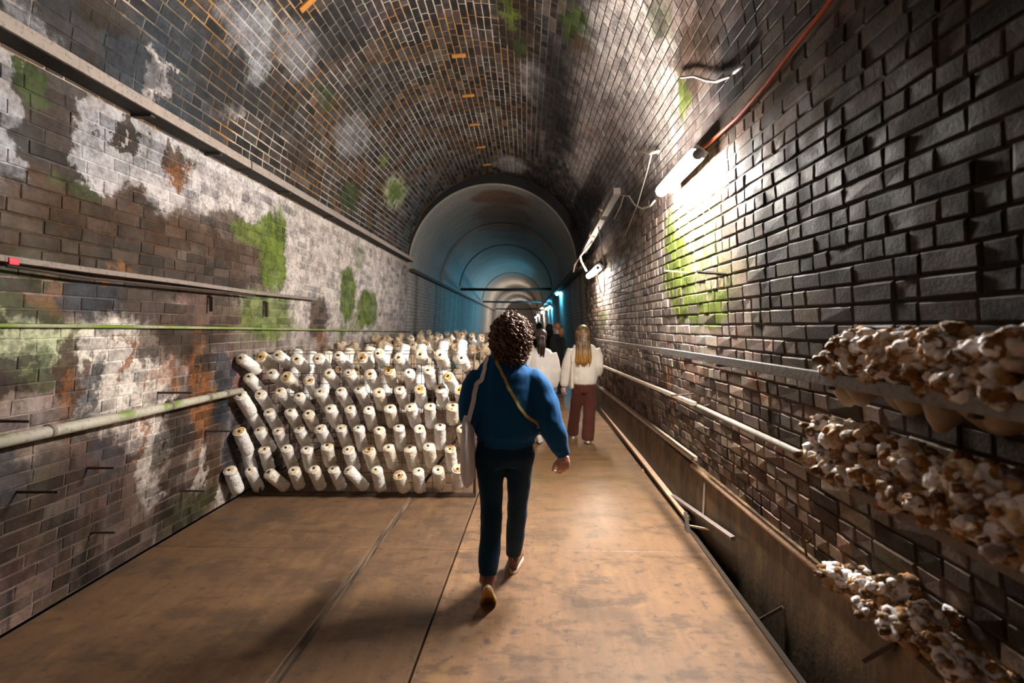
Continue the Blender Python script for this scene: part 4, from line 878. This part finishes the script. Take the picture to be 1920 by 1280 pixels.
def curly_hair(t, hd):
    r_ = random.Random(5); c = hd + Vector((.004, -.02, -.02)); rad = Vector((.118, .122, .140)); mat = hair_mat('curly_brown_hair', (.040, .018, .011), (.22, .105, .058))
    core = MB(); core.ball(c + Vector((0, -.012, 0)), (.105, .092, .125), 3, .25, 3, 2)
    n = 0
    while n < 620:
        d = Vector((r_.gauss(0, 1), r_.gauss(0, 1), r_.gauss(0, 1))).normalized()
        if d.y > .45 and d.z < .62: continue
        n += 1; p = c + Vector((d.x * rad.x, d.y * rad.y, d.z * rad.z)) * r_.uniform(.86, 1.03)
        if d.z < -.3: p.z -= r_.uniform(.0, .05)
        dn = (Vector((d.x * .5, d.y * .5, -1 + .4 * max(0, d.z))) + Vector((r_.uniform(-.5, .5), r_.uniform(-.5, .5), 0))).normalized(); dn = (dn - d * dn.dot(d) * .7).normalized()
        u1 = dn.cross(d).normalized(); u2 = d; ph = r_.uniform(0, 6.28); L = r_.uniform(.045, .085); rr = r_.uniform(.007, .013); tw = r_.uniform(1.2, 2.2)
        core.tube([p + dn * (L * (i / 9 - .4)) + u1 * (rr * math.cos(ph + tw * 6.28 * i / 9)) + u2 * (rr * math.sin(ph + tw * 6.28 * i / 9)) for i in range(10)], [.0025, .0042, .005, .005, .005, .005, .0048, .0045, .004, .002], 5)
    core.build('hair', mat, t, True)
def long_hair(mat, length, wd=.13, side=True, n=170):
    def f(t, hd):
        r_ = random.Random(9); mb = MB(); mb.ball(hd + Vector((0, -.012, .025)), (.086, .100, .092), 3, .06, 4, 1)
        for i in range(n):
            a = r_.uniform(-1.9, 1.9) - PI / 2; e = r_.uniform(.1, 1.0); q = hd + Vector((math.cos(a) * .088 * e, math.sin(a) * .100 * e - .01, .115 - .08 * e * e))
            xe = math.cos(a) * wd * (.5 + .5 * e) + r_.uniform(-.02, .02); ye = -.11 - .05 * abs(math.sin(a)) + r_.uniform(-.02, .02); L = length * r_.uniform(.82, 1.05)
            pts = [q, hd + Vector((math.cos(a) * .096, min(.02, math.sin(a) * .108), -.0)), hd + Vector((math.cos(a) * .090, min(-.02, math.sin(a) * .112), -.10)), hd + Vector((xe * .9, ye, -.10 - L * .4)), hd + Vector((xe, ye - .015, -.10 - L * .75)), hd + Vector((xe * .92, ye, -.10 - L))]
            mb.tube(pts, [.006, .009, .010, .010, .008, .002], 5)
        mb.build('hair', mat, t, True)
    return f
def pony_hair(mat, length, off=(0, -.10, .0), n=60):
    def f(t, hd):
        r_ = random.Random(3); mb = MB(); mb.ball(hd + Vector((0, -.016, .022)), (.083, .096, .092), 3, .05, 5, 1); k = hd + Vector(off)
        for i in range(46):                                    # combed back towards the tie
            a = r_.uniform(0, PI); q = hd + Vector((math.cos(a) * .085, r_.uniform(-.02, .06), .02 + math.sin(a) * .085)); mb.tube([q, (q + k) / 2 + (q - hd) * .25, k], [.005, .008, .006], 5)
        for i in range(n):
            d = Vector((r_.gauss(0, .016), r_.gauss(0, .016), 0)); L = length * r_.uniform(.75, 1.05)
            mb.tube([k, k + Vector((d.x, -.035 + d.y, -.02)), k + Vector((d.x * 1.5, -.045 + d.y * 1.5, -L * .5)), k + Vector((d.x, -.02 + d.y, -L))], [.008, .010, .009, .003], 5)
        o = mb.build('hair', mat, t, True); m = MB(); m.tube([k + Vector((.022 * math.cos(x), -.012, .022 * math.sin(x))) for x in [i * PI / 6 for i in range(13)]], .007, 6, False); m.build('hair_tie', M_BLKC, o, True)
    return f
M_BLUE = cloth('blue_sweatshirt', (.003, .072, .215)); M_NAVY = cloth('navy_trousers', (.004, .028, .062), .8); M_CREAM = cloth('cream_sweatshirt', (.66, .58, .50)); M_WHITE = cloth('white_sweatshirt', (.66, .60, .56))
M_BRNT = cloth('brown_cargo', (.075, .020, .012)); M_BLKC = cloth('black_cloth', (.012, .013, .015), .8); M_DKC = cloth('charcoal_cloth', (.022, .024, .028), .8)
M_LEA = simple('brown_leather', (.20, .085, .055), .5, .3, 25); M_SOLE = simple('pale_sole', (.55, .45, .36), .6, .15); M_AMBER = simple('amber_outsole', (.42, .20, .035), .5, .35, 20); M_WSH = simple('white_shoe', (.72, .66, .62), .55, .12); M_GRYB = simple('grey_boot', (.13, .13, .13), .5, .3)
# 1 -- the walker in blue, seen from behind
def blue_fold(p):
    q = 0.0
    if p.x > .2: q += .45 * math.sin(p.z * 55 + p.x * 30 + 2 * mnoise.noise(p * 8))
    if p.z < 1.02 and abs(p.x) < .2: q += 1.2 * mnoise.noise(Vector((p.x * 8, p.y * 8, p.z * 26)))
    return q
S1 = dict(head=(.036, .035, 1.545), turn=-.25, top=M_BLUE, bottom=M_NAVY, voxel=.0095, amp=.005, fold=blue_fold,
  torso=[(.010, 0, .885, .118, .158), (.010, 0, .90, .128, .172), (.010, 0, .935, .124, .170), (.012, 0, .965, .140, .188), (.010, 0, 1.08, .134, .180), (.008, .01, 1.22, .128, .186), (.005, .02, 1.30, .116, .190), (.005, .025, 1.355, .098, .155), (.010, .03, 1.405, .074, .100), (.012, .035, 1.44, .060, .068)],
  arm_r=[(.140, .02, 1.305, .070), (.200, .01, 1.235, .076), (.240, -.005, 1.15, .080), (.268, -.02, 1.04, .078), (.300, -.005, .955, .070), (.330, .02, .880, .058), (.342, .03, .845, .047), (.347, .035, .825, .046)],
  arm_l=[(-.135, .02, 1.305, .070), (-.176, -.01, 1.235, .076), (-.192, -.04, 1.14, .076), (-.196, -.04, 1.075, .068), (-.185, .06, 1.045, .064), (-.165, .16, 1.06, .052), (-.155, .21, 1.07, .045)],
  pelvis=[(.005, 0, .955, .100, .150), (.005, -.005, .90, .116, .168), (.005, -.01, .84, .122, .180), (.005, -.005, .79, .105, .172)],
  leg_l=[(-.085, -.005, .83, .098, .090), (-.080, -.01, .70, .092, .079), (-.074, -.03, .56, .078, .068), (-.072, -.07, .44, .072, .063), (-.076, -.12, .32, .068, .061), (-.082, -.165, .235, .056, .055), (-.083, -.17, .200, .053, .053)],
  leg_r=[(.092, -.005, .83, .098, .088), (.088, .03, .68, .088, .074), (.082, .075, .54, .074, .064), (.074, .12, .42, .068, .061), (.064, .18, .29, .066, .060), (.054, .245, .16, .054, .052), (.053, .25, .125, .052, .050)],
  hands=[(((.350, .045, .818), (.06, .02, -1), (.30, -.95, 0), (-.85, .35, 0)), dict(curl=.75)), (((-.150, .235, 1.075), (.2, 1, .1), (-.3, 0, 1), (1, 0, .2)), dict(curl=.9))],
  shoes=[((.046, .235, 0), -.12, 0.0, (M_LEA, M_SOLE, M_AMBER)), ((-.074, -.335, 0), .06, math.radians(52), (M_LEA, M_SOLE, M_AMBER))], hair=curly_hair)
B1 = Vector((-.125, 3.0, .003))
p1, sw = human('curly haired person in blue sweatshirt and navy trousers walking in the middle', B1, 0, S1)
bvh = BVHTree.FromPolygons([v.co[:] for v in sw.data.vertices], [tuple(p.vertices) for p in sw.data.polygons])
def wrap(pts, n_, off, dense=8):
    out = []
    for a, b in zip(pts[:-1], pts[1:]):
        for i in range(dense): out.append(Vector(a).lerp(Vector(b), i / dense))
    out.append(Vector(pts[-1])); r = []
    for p in out:
        lo, nn, _, _ = bvh.find_nearest(p); r.append((lo + nn * off, nn))
    return r
def ribbon(path, wd, th):
    mb = MB(); L = len(path); vs = []; fs = []
    for i, (p, nn) in enumerate(path):
        t = (path[min(i + 1, L - 1)][0] - path[max(i - 1, 0)][0]).normalized(); sd = t.cross(nn).normalized()
        for a, b in ((-1, -1), (1, -1), (1, 1), (-1, 1)): vs.append(p + sd * (a * wd / 2) + nn * (b * th / 2))
    for i in range(L - 1):
        for k in range(4): k2 = (k + 1) % 4; fs.append((i * 4 + k, i * 4 + k2, i * 4 + 4 + k2, i * 4 + 4 + k))
    fs += [(3, 2, 1, 0), tuple((L - 1) * 4 + k for k in range(4))]; return mb.add(vs, fs)
M_YEL = simple('yellow_webbing', (.46, .34, .10), .7, .2); M_TOTE = cloth('pale_tote', (.80, .78, .84), .85, .10); M_POUCH = M_DKC
path = wrap([(-.045, -.08, 1.41), (.0, -.15, 1.32), (.07, -.16, 1.20), (.145, -.13, 1.085), (.21, 0, 1.01), (.15, .16, 1.05), (.05, .17, 1.20), (-.02, .15, 1.34), (-.055, .06, 1.42), (-.05, -.02, 1.45), (-.045, -.08, 1.41)], 0, .004)
t = empty('crossbody_bag', B1, label='yellow crossbody strap running from neck to right waist over the blue sweatshirt', cat='bag')
ribbon(path, .017, .005).build('strap', M_YEL, t)
m = MB(); m.box((.09, .19, 1.0), (.20, .06, .14), bev=.02); m.build('pouch', M_POUCH, t, True)
t = empty('tote_bag', B1, label='pale grey cloth tote bag hanging edge-on from the left shoulder of the walker in blue', cat='bag')
sh = wrap([(-.165, -.14, 1.16), (-.150, -.13, 1.25), (-.130, -.10, 1.34), (-.118, -.04, 1.42), (-.115, .03, 1.43), (-.12, .10, 1.36), (-.14, .14, 1.25), (-.16, .15, 1.16)], 0, .005)
sh = [(Vector((-.195, -.145, 1.06)), Vector((-.3, -1, 0)).normalized())] + sh + [(Vector((-.20, .12, 1.07)), Vector((-.3, 1, 0)).normalized())]
ribbon(sh, .026, .004).build('strap', M_TOTE, t)
mb = MB(); prof = [(1.085, .014, .125), (1.06, .020, .15), (.98, .030, .168), (.88, .038, .172), (.78, .040, .168), (.71, .034, .155), (.685, .020, .135)]
mb.tube([(-.212 + .006 * i * .3, -.055, z) for i, (z, a, b) in enumerate(prof)], [(b, a) for z, a, b in prof], 24)
o = surf(mb, 'bag_body', M_TOTE, t, .008, 2, .007, 14)

# 2 -- woman with long fair hair, white sweatshirt and brown trousers
M_FAIR = hair_mat('fair_hair', (.075, .036, .014), (.26, .15, .06), (.46, .22, .045), 1.10, 1.36)
S2 = dict(head=(-.01, .03, 1.49), top=M_CREAM, bottom=M_BRNT, voxel=.013, amp=.007, hs=.98,
  torso=[(.012, 0, .79, .11, .150), (.012, 0, .81, .125, .166), (.012, 0, .86, .135, .182), (.010, 0, 1.0, .135, .185), (.005, .01, 1.15, .128, .188), (0, .015, 1.25, .112, .19), (-.005, .02, 1.31, .09, .15), (-.01, .025, 1.35, .065, .08)],
  arm_l=[(-.145, .01, 1.265, .078), (-.195, 0, 1.15, .078), (-.225, 0, 1.02, .076), (-.245, .01, .90, .070), (-.262, .03, .79, .058), (-.266, .035, .765, .05)],
  arm_r=[(.150, .01, 1.265, .078), (.195, 0, 1.16, .074), (.205, -.01, 1.04, .070), (.20, .05, .95, .062), (.19, .15, .92, .05)],
  pelvis=[(.012, 0, .86, .095, .145), (.012, 0, .80, .11, .158), (.012, -.005, .73, .112, .166), (.012, 0, .69, .10, .155)],
  leg_l=[(-.070, 0, .73, .098, .090), (-.085, .06, .55, .088, .084), (-.098, .13, .40, .078, .078), (-.112, .21, .22, .080, .080), (-.118, .27, .07, .082, .082), (-.118, .275, .045, .080, .080)],
  leg_r=[(.085, 0, .73, .098, .092), (.085, .0, .55, .088, .090), (.078, -.02, .40, .080, .086), (.066, -.06, .22, .082, .086), (.050, -.09, .07, .086, .088), (.050, -.09, .05, .084, .086)],
  hands=[(((-.268, .045, .755), (-.05, .1, -1), (-.8, -.6, 0), (.2, 1, 0)), dict(curl=.5, voxel=.006))],
  shoes=[((-.115, .215, 0), .05, 0.0, (M_WSH, M_WSH, M_WSH), .08, 1.0, False), ((.050, -.165, 0), -.06, 0.10, (M_WSH, M_WSH, M_WSH), .08, 1.0, False)], hair=long_hair(M_FAIR, .34, .105))
B2 = Vector((.795, 7.0, .003))
human('woman with long fair hair, cream sweatshirt and brown trousers walking away near the right wall', B2, 0, S2)
t = empty('shoulder_bag', B2, label='cream cloth bag hanging between the left arm and side of the woman in brown trousers', cat='bag')
mb = MB(); mb.tube([(-.165, .02, z) for z in (1.08, 1.05, .90, .76, .735)], [(.10, .010), (.14, .028), (.15, .036), (.15, .036), (.13, .02)], 20); surf(mb, 'bag_body', M_CREAM, t, .010, 2, .004, 12)
m = MB(); m.tube([(-.17, -.06, 1.06), (-.175, -.12, 1.20), (-.13, -.05, 1.33), (-.13, .06, 1.32), (-.17, .12, 1.2), (-.17, .1, 1.06)], .008, 6); m.build('strap', M_CREAM, t, True)
# 3 -- dark ponytail, white sweatshirt, half hidden by the walker in blue
S3 = dict(S2); S3.update(head=(.0, .03, 1.44), turn=-.5, top=M_WHITE, bottom=M_BLKC,
  torso=[(.0, 0, .69, .12, .160), (.0, 0, .71, .132, .175), (.0, 0, .78, .138, .186), (.0, 0, .95, .135, .186), (.0, .01, 1.10, .128, .188), (0, .015, 1.19, .112, .182), (-.0, .02, 1.25, .09, .14), (0, .025, 1.29, .065, .08)],
  arm_l=[(-.145, .01, 1.205, .075), (-.195, 0, 1.09, .075), (-.205, 0, .96, .070), (-.20, .06, .86, .062), (-.19, .15, .80, .05)],
  arm_r=[(.145, .01, 1.205, .075), (.190, 0, 1.09, .073), (.205, 0, .96, .070), (.20, .03, .85, .062), (.185, .07, .75, .05)],
  pelvis=[(.0, 0, .80, .095, .145), (.0, 0, .76, .11, .158), (.0, -.005, .70, .112, .162), (.0, 0, .67, .10, .15)],
  leg_l=[(-.075, 0, .71, .098, .086), (-.08, .06, .53, .080, .076), (-.085, .14, .38, .07, .066), (-.085, .20, .2, .058, .058), (-.085, .25, .08, .052, .052)],
  leg_r=[(.075, 0, .71, .098, .086), (.065, -.0, .53, .080, .076), (.045, -.05, .38, .07, .066), (.0, -.12, .2, .058, .058), (-.02, -.15, .09, .052, .052)],
  hands=[(((.182, .08, .74), (0, .15, -1), (.9, -.4, 0), (0, 1, 0)), dict(curl=.5, voxel=.006))],
  shoes=[((-.085, .20, 0), .05, 0.0, (M_WSH, M_WSH, M_WSH), .08, .95, False), ((-.025, -.22, 0), -.04, .12, (M_WSH, M_WSH, M_WSH), .08, .95, False)], hair=pony_hair(hair_mat('dark_hair', (.022, .012, .010), (.07, .038, .03)), .30, (.005, -.105, .03)))
human('woman with a dark ponytail and white sweatshirt, half hidden behind the walker in blue', (.215, 7.05, .003), 0, S3)
# 4-6 -- dark clad people further on
def plain(headz, dx=0.0):
    k = headz / 1.49
    def z(L): return [(p[0], p[1], p[2] * k, *p[3:]) for p in L]
    d = dict(S2); d.update(head=(0, .03, headz), top=M_BLKC, bottom=M_BLKC, voxel=.018, hands=[], top_name='jacket')
    for q in ('torso', 'arm_r', 'pelvis', 'leg_l', 'leg_r'): d[q] = z(S2[q])
    d['arm_l'] = z([(-p[0], *p[1:]) for p in S2['arm_r']]); d['arm_r'] = z(S2['arm_r'])
    d['leg_l'] = [(p[0], p[1] * .5, p[2], p[3] * .85, p[4] * .85) for p in d['leg_l']]; d['leg_r'] = [(p[0], p[1] * .5, p[2], p[3] * .85, p[4] * .85) for p in d['leg_r']]
    d['shoes'] = [((-.115, .08, 0), .05, 0.0, (M_GRYB, M_GRYB, M_BLKC), .10, 1.0, False), ((.050, -.13, 0), -.06, 0.0, (M_GRYB, M_GRYB, M_BLKC), .10, 1.0, False)]
    d['hands'] = [(((.185, .17, .92 * k), (-.3, 1, 0), (.6, 0, .8), (-1, 0, .2)), dict(curl=.8, voxel=.007)), (((-.185, .17, .92 * k), (.3, 1, 0), (-.6, 0, .8), (1, 0, .2)), dict(curl=.8, voxel=.007))]
    return d
d4 = plain(1.555); d4['hair'] = pony_hair(hair_mat('ginger_hair', (.30, .13, .05), (.50, .28, .12)), .22, (0, -.10, .0)); human('person in black with a ginger ponytail turning left, standing beyond the women in white', (.73, 11.6, .003), .95, d4)
d5 = plain(1.53); d5['hair'] = long_hair(hair_mat('black_hair', (.012, .010, .010), (.03, .025, .02)), .12, .07, n=60); human('dark silhouetted person just left of the ginger ponytail', (.62, 13.2, .003), .2, d5)
d6 = plain(1.60); d6['hair'] = long_hair(hair_mat('dark_brown_hair', (.015, .011, .010), (.04, .03, .022)), .05, .06, n=60); human('farthest dark silhouetted walker behind the ponytail of the woman in white', (.45, 16.5, .003), 0, d6)
